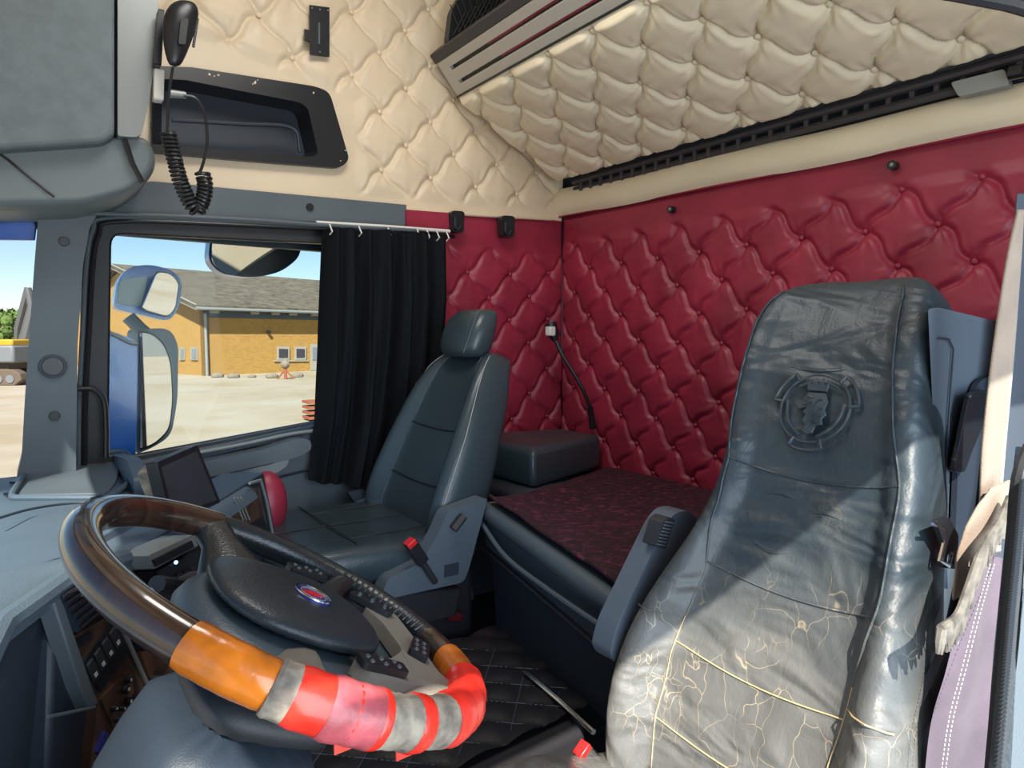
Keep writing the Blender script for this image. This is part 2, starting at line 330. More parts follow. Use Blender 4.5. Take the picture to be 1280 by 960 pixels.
def tuft(name, parent, m, O, U, V, nrm, nu, nv, w, h, u0, v0, H, keep=None, btn=True, bend=.05, edge=.03, bscale=1.0, plain=None, surf=None):
    """button-tufted panel: O origin, U, V full side vectors, buttons on a staggered lattice w x h metres"""
    O = Vector(O); U = Vector(U); V = Vector(V); lu, lv = U.length, V.length; nrm = Vector(nrm).normalized()
    u = np.linspace(0, lu, nu)[:, None]*np.ones((1, nv)); v = np.linspace(0, lv, nv)[None, :]*np.ones((nu, 1))
    rng = np.random.default_rng(len(name)*7+nu); wu = np.zeros_like(u); wv = np.zeros_like(u); fine = np.zeros_like(u)
    ph = rng.uniform(0, 6.28, (8, 4)); fr = rng.uniform(2, 9, (8, 2))
    def warp(a, b):
        x = 0*a; y = 0*a
        for k in range(8):
            x = x + np.sin(a*fr[k, 0]+b*fr[k, 1]+ph[k, 0])*.0022; y = y + np.sin(a*fr[k, 1]-b*fr[k, 0]+ph[k, 1])*.0022
        return x, y
    wu, wv = warp(u, v); uu, vv = u+wu, v+wv
    a = (uu-u0)/w; b = (vv-v0)/h
    P = a+b; Q = a-b
    Pw = P+bend*np.sin(2*PI*Q)+.5*bend*np.sin(PI*Q)**2; Qw = Q-bend*np.sin(2*PI*P)+.5*bend*np.sin(PI*P)**2
    fP, fQ = np.abs(np.sin(PI*Pw)), np.abs(np.sin(PI*Qw))
    dP, dQ = np.abs(Pw-np.round(Pw)), np.abs(Qw-np.round(Qw))
    gP, gQ = np.exp(-(dP/.045)**1.3), np.exp(-(dQ/.045)**1.3)
    puff = (fP*fQ)**.30
    # double pleat: a narrow ridge each side of the groove
    side = np.exp(-((dP-.12)/.04)**2)*(.12)*np.clip(fQ, 0, 1)+np.exp(-((dQ-.12)/.04)**2)*.12*np.clip(fP, 0, 1)
    Z = H*(.66*puff+.34*(1-np.maximum(gP, gQ))+side*.55)
    rb = np.sqrt((np.round(P)-P)**2+(np.round(Q)-Q)**2); Z -= H*.35*np.exp(-(rb/.16)**2)
    ang = np.arctan2(Q-np.round(Q), P-np.round(P)); Z += H*.09*np.sin(ang*9+np.round(P)*3+np.round(Q)*5)*np.exp(-(rb/.38)**2)*(rb > .04)
    for k in range(7):
        f1, f2, p1 = rng.uniform(10, 60), rng.uniform(10, 60), rng.uniform(0, 6.28); Z += H*.025*np.sin(u*f1+v*f2+p1)*np.sin(u*f2*.6-v*f1+p1*2)
    e = np.minimum(np.minimum(u, lu-u), np.minimum(v, lv-v))/edge; e = np.clip(e, 0, 1); e = e*e*(3-2*e)
    if plain is not None:
        k = plain(u, v); Z = Z*k+H*.55*(1-k)
    Z = Z*e
    uh, vh = U/lu, V/lv
    def base(uu_, vv_): return surf(uu_, vv_) if surf else O+uh*uu_+vh*vv_
    idx = -np.ones((nu, nv), int); vs = []
    for i in range(nu):
        for j in range(nv):
            x, y = u[i, j], v[i, j]
            if keep is None or keep(x, y): idx[i, j] = len(vs); vs.append(base(x, y)+nrm*Z[i, j])
    fs = [(idx[i, j], idx[i+1, j], idx[i+1, j+1], idx[i, j+1]) for i in range(nu-1) for j in range(nv-1) if min(idx[i, j], idx[i+1, j], idx[i+1, j+1], idx[i, j+1]) >= 0]
    me = bpy.data.meshes.new(name); me.from_pydata([tuple(p) for p in vs], [], fs); me.materials.append(M[m]); me.shade_smooth()
    o = bpy.data.objects.new(name, me); COL.objects.link(o); o.parent = parent
    if parent is not None and parent.type == 'EMPTY' and parent.parent is None: o.location = -parent.location
    if btn:
        q = MB().ball((0, 0, 0), (.0085*bscale, .0085*bscale, .005*bscale), 10, 6); first = q.build('button', m, o)
        rot = nrm.to_track_quat('Z', 'Y').to_euler(); cnt = 0
        ia = range(int((0-u0)/w)-2, int((lu-u0)/w)+3); ib = range(int((0-v0)/h)-2, int((lv-v0)/h)+3)
        for i in ia:
            for j in ib:
                for k in (0, .5):
                    U_, V_ = u0+(i+k)*w, v0+(j+k)*h
                    for _ in range(3):
                        x_, y_ = warp(U_, V_); U2, V2 = u0+(i+k)*w-x_, v0+(j+k)*h-y_; U_, V_ = U2, V2
                    if edge*.7 < U_ < lu-edge*.7 and edge*.7 < V_ < lv-edge*.7 and (keep is None or keep(U_, V_)) and (plain is None or plain(np.array(U_), np.array(V_)) > .7):
                        c = first if cnt == 0 else first.copy()
                        if cnt: COL.objects.link(c)
                        c.location = base(U_, V_)+nrm*.003; c.rotation_euler = rot; cnt += 1
    return o

# ================================================================== SETTING: THE CAB SHELL
YS = 2.10      # passenger side wall plane
XR = 1.85      # rear wall plane
fl = MB().box((.75, 1.02, -1.08), (2.4, 2.3, .04)).build('floor', 'floor'); fl['kind'] = 'structure'
ce = MB().box((.8, 1.02, 1.47), (2.3, 2.4, .04)).build('ceiling', 'cream'); ce['kind'] = 'structure'
# engine tunnel under the mat
tu = MB().plate([(-.1, .98, -.815), (.90, .93, -.815), (1.02, 1.38, -.815), (.5, 1.38, -.815), (-.1, 1.38, -.815)], (0, 0, -.24)).build('trim_1', 'floor', bevel=.02); tu['kind'] = 'structure'

# rear wall
wr = struct('wall_rear')
MB().box((XR+.03, 1.02, .2), (.03, 2.3, 2.5)).build('backing_board', 'plastic_d', wr)
Z0, Z1 = -.66, .505
tuft('tufted_panel', wr, 'red', (XR, .12, Z0), (0, 1.97, 0), (0, 0, Z1-Z0), (-1, 0, 0), 350, 205, .18, .2, .576-.12, .385-Z0, .021,
     bend=.07, edge=.02, plain=lambda u, v: np.clip((Z1-Z0-.10-v)/.03, 0, 1))
# loose folds above top row are carried by the plain strip; cream band over it
bandp = [AX(686, 241, XR-.03), AX(1300, 100, XR-.03), AX(1300, 152, XR-.03), AX(686, 274, XR-.03)]
g = []
for i in range(60):
    t = i/59; row = []
    for j in range(9):
        s = j/8; p = lerp(bandp[0], bandp[1], t)*(1-s)+lerp(bandp[3], bandp[2], t)*s
        row.append(p+Vector((-.022*math.sin(PI*s)**.6-.002*math.sin(t*37)*math.sin(PI*s), 0, .004*math.sin(t*14+1))))
    g.append(row)
MB().grid(g).build('cream_band', 'cream2', wr)
for (a, b) in ((840, 262), (1117, 207)):
    p = AX(a, b, XR-.02); k = MB().tube([p+Vector((.01, 0, 0)), p-Vector((.012, 0, 0))], .012, 14).build('press_stud', 'black', wr)
    MB().ball(p-Vector((.013, 0, 0)), (.004, .006, .006), 8, 6).build('stud_centre', 'silver', k)
# welt between band and tufting
MB().tube([AX(686+i*61.4, 274-12.2*i, XR-.028) for i in range(11)], .0035, 6).build('welt', 'red', wr)

# passenger side wall: cream upper, red lower rear, plastic around the window
ws = struct('wall_right')
MB().box((1.0, YS+.16, .9), (2.2, .03, 1.2)).build('backing_board', 'plastic_d', ws)
U0x, V0z = .16, .40
LIM = [AY(a, b, YS-.02) for a, b in ((120, 232), (180, 235), (300, 243), (400, 252), (508, 263), (600, 269), (690, 274))]
def limz(x): return np.interp(x, [p.x for p in LIM], [p.z for p in LIM])
TRAY = [(p.x, p.z) for p in onY(rp([(192, 86), (240, 88), (393, 111), (409, 118), (433, 197), (423, 206), (300, 196), (192, 186)], [0, 0, 10, 16, 10, 10, 0, 0]), YS-.03)]
def inpoly(x, y, P):
    c = False
    for i in range(len(P)):
        (a, b), (d, e) = P[i-1], P[i]
        if (b > y) != (e > y) and x < (d-a)*(y-b)/(e-b)+a: c = not c
    return c
def keepc(u, v):
    x = U0x+u; z = V0z+v
    lim = float(limz(x))
    if z > lim-.012 and .28 < x < 1.15 and inpoly(x, z, TRAY): return False
    return z > lim-(.045 if x < 1.05 else .006)
def plainc(u, v):
    x = U0x+u; z = V0z+v
    lim = limz(x)
    k = np.clip((z-lim-.035)/.04, 0, 1)
    # smooth skin round the tray
    k2 = np.clip(np.maximum((x-.91)/.04, (z-(.93-.16*x))/.04), 0, 1)
    return np.minimum(k, k2)
tuft('cream_tufted_panel', ws, 'cream', (U0x, YS, V0z), (1.69, 0, 0), (0, 0, .96), (0, -1, 0), 290, 165, .2, .2, 1.01-U0x, .577-V0z, .024, keep=keepc, bend=.05, edge=.012, plain=plainc)
U1x, V1z = 1.02, -.60
tuft('red_tufted_panel', ws, 'red', (U1x, YS, V1z), (.83, 0, 0), (0, 0, 1.12), (0, -1, 0), 140, 190, .2, .2, 1.374-U1x, .258-V1z, .020, keep=lambda u, v: V1z+v < float(limz(U1x+u))+.004, bend=.05, edge=.012,
     plain=lambda u, v: np.clip((1.12-.17-v)/.03, 0, 1)*np.clip((u-.1)/.03, 0, 1))
# lower cream edge welt
MB().tube([AY(a, b, YS-.02) for a, b in ((180, 235), (300, 243), (400, 252), (508, 263), (600, 269), (690, 274))], .0065, 8).build('welt', 'cream', ws)
# gray header rail above the window
hp = rp([(-40, 262), (90, 262), (185, 226), (508, 256), (508, 284), (300, 272), (140, 266), (40, 274), (-40, 276)], [0, 30, 10, 0, 0, 0, 0, 0, 0])
hd = MB().plate(onY(hp, YS-.035), (0, .05, 0)).build('header_rail', 'plastic', ws, bevel=.008)
p = AY(387, 259, YS-.036); k = MB().tube([p, p-Vector((0, .006, 0))], .012, 14).build('screw_cap', 'black', hd)
MB().plate(onY(rp([(508, 262), (575, 267), (575, 291), (508, 286)], 1), YS-.045), (0, .04, 0)).build('red_rail_cover', 'red', ws, bevel=.004)
# lower side wall skin behind seat and door panel
MB().plate(onY([(120, 600), (400, 555), (560, 540), (600, 800), (120, 800)], YS+.0), (0, .04, 0)).build('lower_skin', 'plastic', ws)
MB().box((1.45, YS+.04, -.6), (1.0, .03, 1.0)).build('lower_backing', 'plastic_d', ws)

# door with window
d1 = struct('door_1')
outer = [(103, 300), (118, 276), (150, 266), (545, 291), (556, 292), (556, 510), (550, 524), (400, 545), (168, 600), (100, 600)]
hole = rp([(137, 290), (404, 303), (550, 310), (545, 503), (400, 528), (172, 571), (133, 571)], [18, 0, 16, 16, 0, 10, 3])
MB().plate(onY(rp(outer, [12, 14, 14, 0, 0, 0, 0, 0, 0, 0]), YS-.005), (0, .06, 0), [onY(hole, YS-.005)]).build('window_surround', 'rubber', d1, bevel=.006)
# seal lines on the front edge of the door frame
for dx, m_ in ((0, 'plastic'), (8, 'black')):
    MB().tube(spline([AY(a+dx, b+dx*.6, YS-.02) for a, b in ((98, 590), (99, 500), (104, 400), (108, 330), (116, 288), (140, 272), (300, 277), (560, 291))], 6), .006, 8).build('door_seal', m_, d1)
w1 = struct('window_1')
MB().plate(onY([(120, 280), (560, 300), (560, 510), (400, 535), (120, 590)], YS+.035), (0, .005, 0)).build('glass_pane', 'glass', w1)
MB().tube([AY(a, b, YS+.01) for a, b in hole], .005, 6, closed=True).build('pane_gasket', 'black', w1)
# door card
dc = MB().plate(onY([(160, 580), (400, 530), (520, 510), (540, 800), (160, 800)], YS-.03), (0, .05, 0)).build('door_card', 'plastic', d1, bevel=.01)
lip = MB().plate(onY(rp([(175, 583), (400, 531), (420, 527), (420, 536), (300, 562), (175, 592)], 3), YS-.05), (0, .05, 0)).build('window_sill', 'plastic_d', d1, bevel=.004)
arm = MB().plate(onY(rp([(245, 580), (330, 562), (372, 548), (388, 549), (390, 562), (372, 572), (300, 588), (245, 600)], [0, 10, 8, 8, 8, 8, 10, 0]), YS-.11), (0, .09, 0)).build('armrest', 'plastic', d1, bevel=.012, seg=3)
pk = MB().plate(onY(rp([(285, 592), (340, 580), (362, 571), (360, 582), (345, 592), (290, 605)], 6), YS-.085), (0, .05, 0)).build('door_pocket', 'silver', d1, bevel=.005)
MB().tube(spline([AY(a, b, YS-.06) for a, b in ((200, 575), (300, 556), (360, 543), (395, 538))], 5), .006, 8).build('trim_strip', 'silver', d1)
MB().tube([AY(310, 606, YS-.04), AY(384, 588, YS-.04), AY(450, 572, YS-.04)], .004, 6).build('card_crease', 'plastic_d', d1)
# grab handle / cable by A pillar
MB().tube(spline([AY(a, b, YS-.04) for a, b in ((98, 486), (118, 487), (130, 500), (133, 530), (133, 572))], 5), .007, 8).build('check_strap', 'black', d1)

# A pillar (passenger)
ap = struct('trim_2')
pil = [(48, 268), (100, 268), (125, 262), (112, 285), (104, 330), (97, 430), (95, 600), (20, 600), (27, 572), (31, 500), (38, 400), (43, 330)]
# built in depth: rings from outer to inner edge
MB().plate(onY(rp(pil, 5), YS-.09), (0.0, .10, 0)).build('pillar_cover', 'plastic', ap, bevel=.014, seg=3)
def disc(px, py, y, r, m_, par, th=.008, nm='cap'):
    p = AY(px, py, y); return MB().tube([p+Vector((0, .004, 0)), p-Vector((0, th, 0))], r, 20).build(nm, m_, par, bevel=.001)
sp = disc(66, 458, YS-.092, .030, 'plastic_d', ap, .006, 'speaker_ring')
disc(66, 458, YS-.099, .023, 'black', sp, .004, 'speaker_grille')
for a, b in ((80, 302), (68, 520)): q = disc(a, b, YS-.092, .012, 'black', ap, .004, 'screw_cap')
# upper corner moulding joining pillar and header
MB().tube(spline([AY(a, b, YS-.09) for a, b in ((-30, 272), (40, 272), (100, 267), (160, 268), (300, 274), (430, 283), (520, 288))], 5), .006, 8).build('edge_moulding', 'plastic', ap)

# windscreen, with frame along its foot and head
w2 = struct('window_2')
wsl = []
for i in range(21):
    t = i/20; y = lerp(-.02, 2.16, t); x = -.42+.22*(2*t-1)**2*abs(2*t-1)*1.0
    wsl.append([Vector((x+(.10)*s, y, lerp(-.40, .36, s))) for s in (0, .5, 1)])
MB().grid(wsl).build('glass_pane', 'glass', w2)
MB().tube([r[2]+Vector((.01, 0, .02)) for r in wsl], (.03), 8).build('upper_frame', 'plastic_d', w2)
vis = MB().plate([AY(a, b, 2.05) for a, b in ((-60, 273), (42, 275), (46, 283), (44, 300), (-60, 299))], (0, .02, 0)).build('sun_strip', 'blue', w2, bevel=.003)
# roof front and driver's side, seen only by the light
fr = MB().box((-.30, 1.02, .92), (.04, 2.3, 1.1)).build('wall_front', 'cream'); fr['kind'] = 'structure'
dl = struct('wall_left')
MB().box((.78, -.10, .965), (2.2, .04, 1.12)).build('upper_panel', 'cream', dl)
MB().box((1.56, -.08, -.35), (.60, .04, 1.4)).build('rear_panel', 'plastic_d', dl)
MB().plate([(-.42, -.1, -1.1), (-.10, -.1, -1.1), (-.12, -.1, -.3), (.06, -.1, .36), (-.42, -.1, .36)], (0, -.06, 0)).build('front_pillar', 'plastic', dl, bevel=.01)

# ================================================================== UPPER BUNK
ub = thing('upper_bunk', 'cream button-tufted upper bunk folded up against the rear wall under the roof', 'bunk', (1.5, 1.0, .78))
TL = AY(572, 121, 2.03); BL = Vector((1.775, 2.03, .640)); dU = Vector((0, -2.0, 0)); dV = BL-TL
nb = Vector((dV.z, 0, -dV.x)).normalized()
if nb.x > 0: nb = -nb
lv_ = dV.length
def keepb(u, v):   # rounded lower left corner
    return u > .0+.13*max(0, (v/lv_-.35)/.65)**2*0 and not (v > lv_-.16 and u < .16 and (u-.16)**2+(v-lv_+.16)**2 > .16**2 and False)
tuft('padded_underside', ub, 'cream2', TL, dU, dV, nb, 350, 112, .19, .23, .11, .02, .030, bend=.06, edge=.022, bscale=1.2)
MB().plate([TL-nb*.002, TL+dU-nb*.002, TL+dU+dV-nb*.002, TL+dV-nb*.002], -nb*.07).build('mattress_board', 'cream2', ub, bevel=.02)
# front rail: flat bar with two slots
A0 = TL+Vector((0, 0, 0)); rv = AY(546, 80, 2.03)-TL; rn = Vector((-.7, 0, -.7))
rl = rv.length; rvh = rv.normalized()
def railq(u0, u1, v0, v1): return [A0+Vector((0, -u0, 0))+rvh*v0, A0+Vector((0, -u1, 0))+rvh*v0, A0+Vector((0, -u1, 0))+rvh*v1, A0+Vector((0, -u0, 0))+rvh*v1]
MB().plate(railq(0, 2, 0, rl), -rn*.02, [railq(.05, 1.95, rl*.26, rl*.36), railq(.05, 1.95, rl*.66, rl*.76)]).build('front_rail', 'rail', ub, bevel=.002)
MB().plate([p-rn*.018 for p in railq(0.02, 1.98, rl*.1, rl*.9)], -rn*.01).build('rail_backing', 'black', ub)
MB().plate([p-rn*.012 for p in railq(.30, 1.9, rl*.30, rl*.35)], -rn*.004).build('maroon_inlay', 'red', ub)
MB().plate([p-rn*.012 for p in railq(.27, .8, rl*.70, rl*.75)], -rn*.004).build('maroon_inlay', 'red', ub)
MB().plate(railq(-.012, 2, rl, rl+.035), -rn*.05).build('dark_edge_strip', 'darkgap', ub, bevel=.004)
MB().tube([A0+rn*.002, A0+dU+rn*.002], .004, 6).build('rail_bead', 'black', ub)
# safety net behind the rail end
nt_ = thing('safety_net', 'black safety net with curly cord above the metal rail of the upper bunk', 'net', (1.2, 1.9, 1.0))
MB().plate([AY(a, b, 1.93) for a, b in rp([(560, 52), (565, 12), (578, -10), (680, -40), (690, -10), (640, 22), (575, 62)], 6)], (0, .03, 0)).build('net_panel', 'black', nt_, bevel=.004)
mb = MB()
path = spline([AY(a, b, 1.86) for a, b in ((596, 34), (612, 22), (630, 10), (648, -4), (664, -16))], 40)
hx = []
for i, p in enumerate(path):
    a = i*.62; hx.append(p+Vector((math.cos(a)*.5, 0, .8*math.cos(a)))*.018+Vector((0, math.sin(a)*.018, 0)))
mb.tube(hx, .0018, 6); mb.build('coiled_cord', 'black', nt_)
mb = MB()
for i in range(16):
    a = AY(566+i*7, 45-i*4.3, 1.915); mb.tube([a, a+Vector((.05, 0, .09))], .002, 5)
    a = AY(566+i*7, 45-i*4.3, 1.915); mb.tube([a+Vector((.05, 0, -.02)), a+Vector((-.01, 0, .10))], .002, 5)
o = mb.build('net_cords', 'rubber', nt_); o['kind'] = 'stuff'

# slatted dark gap below the bunk
sg = thing('bunk_hinge_rail', 'dark slatted hinge rail in the gap between the upper bunk and the cream band', 'rail', (1.8, 1.0, .61))
MB().tube([Vector((1.815, 1.98, .598)), Vector((1.80, .3, .585))], .011, 8).build('lower_bar', 'darkgap', sg)
MB().tube([Vector((1.805, 1.98, .625)), Vector((1.795, .3, .622))], .011, 8).build('upper_bar', 'darkgap', sg)
for i in range(30):
    y = 1.93-i*.055; MB().box((1.803, y, .608), (.012, .012, .05), None).build('slat', 'darkgap', sg, bevel=.002)
cl = AX(1215, 103, 1.75)
ck = tag(MB().plate([AX(a, b, 1.76) for a, b in rp([(1188, 103), (1255, 86), (1262, 106), (1198, 121)], 4)], (.03, 0, 0)).build('hinge_cover', 'silver', sg, bevel=.008), 'grey metal cover')
MB().tube([AX(1262, 92, 1.74), AX(1280, 88, 1.74)], .015, 10).build('hinge_pivot', 'black', sg)
gh = tag(MB().tube([AY(1120, -22, .36), AY(1200, -8, .33), AY(1262, 4, .30), AY(1310, 18, .27)], .010, 8).build('grab_handle', 'rubber'), 'dark grab rail crossing the top right corner above the tufted bunk', 'handle')

# ================================================================== STORAGE TRAY and small wall fittings
tr = thing('wall_tray', 'black moulded storage tray let into the cream tufted side wall', 'tray', AY(330, 150, YS-.03))
to = rp([(190, 82), (240, 84), (395, 108), (412, 115), (437, 200), (425, 210), (300, 200), (190, 190)], [0, 0, 10, 16, 10, 10, 0, 0])
ti = rp([(190, 98), (232, 100), (375, 128), (385, 135), (398, 192), (388, 196), (300, 190), (190, 180)], [0, 0, 10, 12, 8, 6, 0, 0])
MB().plate(onY(to, YS-.040), (0, .02, 0), [onY(ti, YS-.040)]).build('rim', 'black', tr, bevel=.006)
a_, b_ = onY(ti, YS-.038), [p+Vector((.0, 0, 0)) for p in onY(ti, YS-.038)]
cen = sum(a_, Vector())/len(a_); back = [cen+(p-cen)*.90+Vector((0, .10, .01)) for p in a_]
MB().loft([a_, back], caps=False).build('bowl', 'black', tr)
MB().plate(back, (0, .004, 0)).build('bowl_back', 'plastic_d', tr)
MB().tube(spline([AY(a, b, YS-.02) for a, b in ((215, 150), (300, 155), (365, 160), (375, 190))], 6), .006, 8).build('inner_ridge', 'plastic_d', tr)
for (a, b, r_) in ((262, 93, 2.2), (268, 95, 1.4), (273, 94, 1.8), (319, 103, 2.4), (322, 100, 1.2), (316, 105, 1.2), (392, 116, 1.5), (432, 188, 1.3), (426, 201, 1.2)):
    MB().plate([AY(a+r_*math.cos(k)*(.7+.3*math.sin(3*k+a)), b+r_*math.sin(k)*(.7+.3*math.cos(2*k+b)), YS-.0405) for k in [2*PI*i/9 for i in range(9)]], (0, .0004, 0)).build('worn_chip', 'cream', tr)
br = thing('wall_bracket', 'small black metal bracket plate screwed to the cream tufting above the tray', 'bracket', AY(400, 38, YS-.03))
MB().plate(onY([(387, 6), (412, 9), (412, 71), (388, 68)], YS-.045), (0, .006, 0)).build('plate', 'black', br, bevel=.001)
MB().plate(onY([(381, 36), (388, 38), (388, 52), (381, 49)], YS-.050), (0, .01, 0)).build('tab', 'black', br)
MB().plate(onY([(398, 28), (400, 28), (400, 55), (398, 55)], YS-.049), (0, .004, 0)).build('slot_edge', 'plastic', br)
for a, b in ((390, 10), (400, 12), (410, 13), (400, 65)): MB().ball(AY(a, b, YS-.047), .003, 8, 6).build('screw', 'silver', br)
for i, (a, b) in enumerate(((572, 277), (635, 283))):
    hk = thing('coat_hook', ('black plastic coat hook on the red wall next to the curtain end' if i == 0 else 'black plastic coat hook on the red wall nearest the rear corner'), 'hook', AY(a, b, YS-.05), 'coat hooks on the side wall')
    MB().plate(onY(rp([(a-8, b-14), (a+9, b-13), (a+8, b+14), (a-7, b+13)], 5), YS-.065), (0, .03, 0)).build('plate', 'black', hk, bevel=.006, seg=3)
    MB().tube(spline([AY(a-3, b-5, YS-.07), AY(a-3, b+5, YS-.085), AY(a, b+10, YS-.08), AY(a+4, b+6, YS-.07)], 5), .004, 8).build('prong', 'plastic_d', hk)

# ================================================================== OVERHEAD LOCKER (front, passenger end)
lk = thing('overhead_locker', 'grey overhead storage locker with felt face above the windscreen', 'locker', AY(80, 150, 1.85))
MB().plate(onY(rp([(-90, -60), (143, -60), (143, 168), (128, 178), (0, 186), (-90, 192)], [0, 0, 6, 10, 0, 0]), 1.78), (.02, .28, 0)).build('felt_face', 'locker', lk, bevel=.012, seg=3)
MB().plate(onY(rp([(147, -60), (200, -60), (196, 60), (186, 130), (176, 172), (147, 170)], [0, 0, 10, 10, 10, 4]), 1.80), (0, .25, 0)).build('end_strip', 'silver', lk, bevel=.02, seg=4)
r0 = rp([(-90, 192), (128, 179), (160, 174), (186, 178), (196, 205), (186, 226), (160, 246), (100, 262), (-90, 266)], [0, 8, 8, 12, 12, 12, 14, 14, 0])
f0 = onY(r0, 1.86); c0 = sum(f0, Vector())/len(f0); f1 = [c0+(p-c0)*.93+Vector((-.0, -.035, .008)) for p in f0]; f2 = [p+Vector((0, .20, 0)) for p in f0]
MB().loft([f1, f0, f2]).build('lower_moulding', 'locker_p', lk, bevel=.012, seg=3)
MB().tube([AY(a, b, 1.822) for a, b in ((-10, 186), (10, 200), (40, 224), (68, 246))], .003, 6).build('joint_line', 'black', lk)
MB().tube([AY(a, b, 1.81) for a, b in ((156, 174), (166, 205), (178, 228))], .006, 6).build('side_groove', 'black', lk)
MB().plate([AY(a, b, 1.765) for a, b in ((20, 12), (21, 12), (21, 13), (20, 13))], (0, .002, 0)).build('felt_pin', 'locker_p', lk)

# microphone with clip, plug and coiled cord
mc = thing('radio_microphone', 'black hand microphone clipped beside the overhead locker with a coiled cord', 'microphone', AY(225, 45, 1.72))
ring = []
for s, (cx, cy, ww) in enumerate([(218, 84, 7), (219, 70, 13), (222, 45, 20), (226, 22, 23), (230, 8, 19), (232, 1, 10)]):
    ring.append([AY(cx+ww*math.cos(a)*1.0+0, cy+ww*.12*math.cos(a), 1.72)+Vector((0, -math.sin(a)*ww*.0011, 0)) for a in [2*PI*k/16 for k in range(16)]])
MB().loft(ring).build('body', 'black', mc, sub=1)
MB().plate(onY(rp([(226, 22), (236, 23), (232, 56), (223, 55)], 3), 1.690), (0, .01, 0)).build('talk_key', 'rubber', mc, bevel=.003)
for i in range(14):
    a = AY(247-.8*i*.5, 24+i*2.6, 1.72); MB().ball(a, .0035, 6, 5).build('grip_rib', 'black', mc)
MB().plate(onY([(193, 84), (206, 86), (205, 126), (192, 124)], 1.78), (0, .03, 0)).build('wall_socket', 'white', mc, bevel=.004)
MB().plate(onY([(198, 10), (206, 12), (202, 82), (192, 80)], 1.76), (0, .03, 0)).build('clip', 'black', mc, bevel=.003)
MB().tube([AY(212, 117, 1.73), AY(232, 119, 1.73)], [.010, .008], 12).build('plug', 'silver', mc)
MB().tube(spline([AY(a, b, 1.72) for a, b in ((230, 119), (246, 124), (256, 145), (259, 180), (252, 210), (247, 217))], 8), .0035, 8).build('lead', 'black', mc)
MB().tube(spline([AY(a, b, 1.72) for a, b in ((216, 84), (211, 120), (209, 165))], 5), .0032, 8).build('upper_lead', 'black', mc)
path = spline([AY(a, b, 1.72) for a, b in ((210, 165), (216, 190), (225, 225), (237, 252), (247, 262), (255, 245), (256, 228), (253, 217))], 60)
hx = []; ac = 0; tot = sum((path[i+1]-path[i]).length for i in range(len(path)-1)); turns = 30
for i, p in enumerate(path):
    if i: ac += (path[i]-path[i-1]).length
    d = (path[min(i+1, len(path)-1)]-path[max(i-1, 0)]).normalized(); a1 = d.cross(Vector((0, 1, 0))).normalized(); a = 2*PI*turns*ac/tot
    hx.append(p+(a1*math.cos(a)+Vector((0, 1, 0))*math.sin(a))*.0150)
MB().tube(hx, .0042, 6).build('coiled_cord', 'black', mc)

# ================================================================== CURTAIN (passenger window)
cu = thing('window_curtain', 'black gathered curtain drawn back beside the passenger window', 'curtain', AY(480, 450, 2.0))
gl = [(404, 284), (403, 400), (402, 500), (398, 545), (388, 600)]; gr_ = [(560, 294), (562, 400), (556, 500), (548, 560), (530, 612)]
g = []
for i in range(150):
    t = i/149; row = []
    for j in range(40):
        s = j/39; k = s*4; a = int(min(k, 3.999)); f = k-a
        lx = lerp(gl[a][0], gl[a+1][0], f); ly = lerp(284, 606, s)+t*0; rx = lerp(gr_[a][0], gr_[a+1][0], f)
        x = lerp(lx, rx, t); y = lerp(lerp(284, 602, s), lerp(293, 616, s), t)
        amp = .030+.018*math.sin(PI*s)
        fold = math.sin(t*46+.8*math.sin(s*2+t*5))*.55+math.sin(t*21+1+s*.9)*.65+.15*math.sin(t*95+s*3)
        row.append(AY(x, y, 1.985)+Vector((.25*fold*amp*.4, fold*amp, 0)))
    g.append(row)
MB().grid(g).build('cloth', 'curtain', cu)
for i in (0, 3, 6, 9, 10, 11, 12):
    t = i/12; p = AY(412+t*146, 285+t*9, 1.985); MB().tube([p+Vector((0, 0, .012)), p+Vector((.004, -.012, -.012)), p+Vector((.002, .004, -.02))], .0025, 6).build('hook', 'white', cu)
rl_ = tag(MB().tube([AY(395, 278, 2.02), AY(480, 283, 2.02), AY(562, 289, 2.02)], [(.006, .006)]*3, 8).build('curtain_rail', 'white'), 'thin white curtain rail above the black curtain', 'rail')

# ================================================================== SEATS
def seat_ring(x, y, z, hw, bol, th, flat=1.0, tilt=.4):
    """one horizontal-ish ring; front faces -X"""
    pr_ = [(-1.0, -.10), (-1.03, -.05), (-1.02, -.005), (-.97, bol*.75), (-.86, bol), (-.76, bol*.72), (-.67, bol*.12), (-.60, 0), (-.3, -.004), (0, -.006)]
    pts = [(a, b) for a, b in pr_]+[(-a, b) for a, b in pr_[::-1][1:]]
    pts += [(.90, -th*.95), (.5, -th), (0, -th), (-.5, -th), (-.90, -th*.95)]
    n = Vector((-1, 0, .35)).normalized()
    return [Vector((x, y+a*hw, z))+n*min(b, 9)*(1 if b > -.06 else th/.14) for a, b in pts]

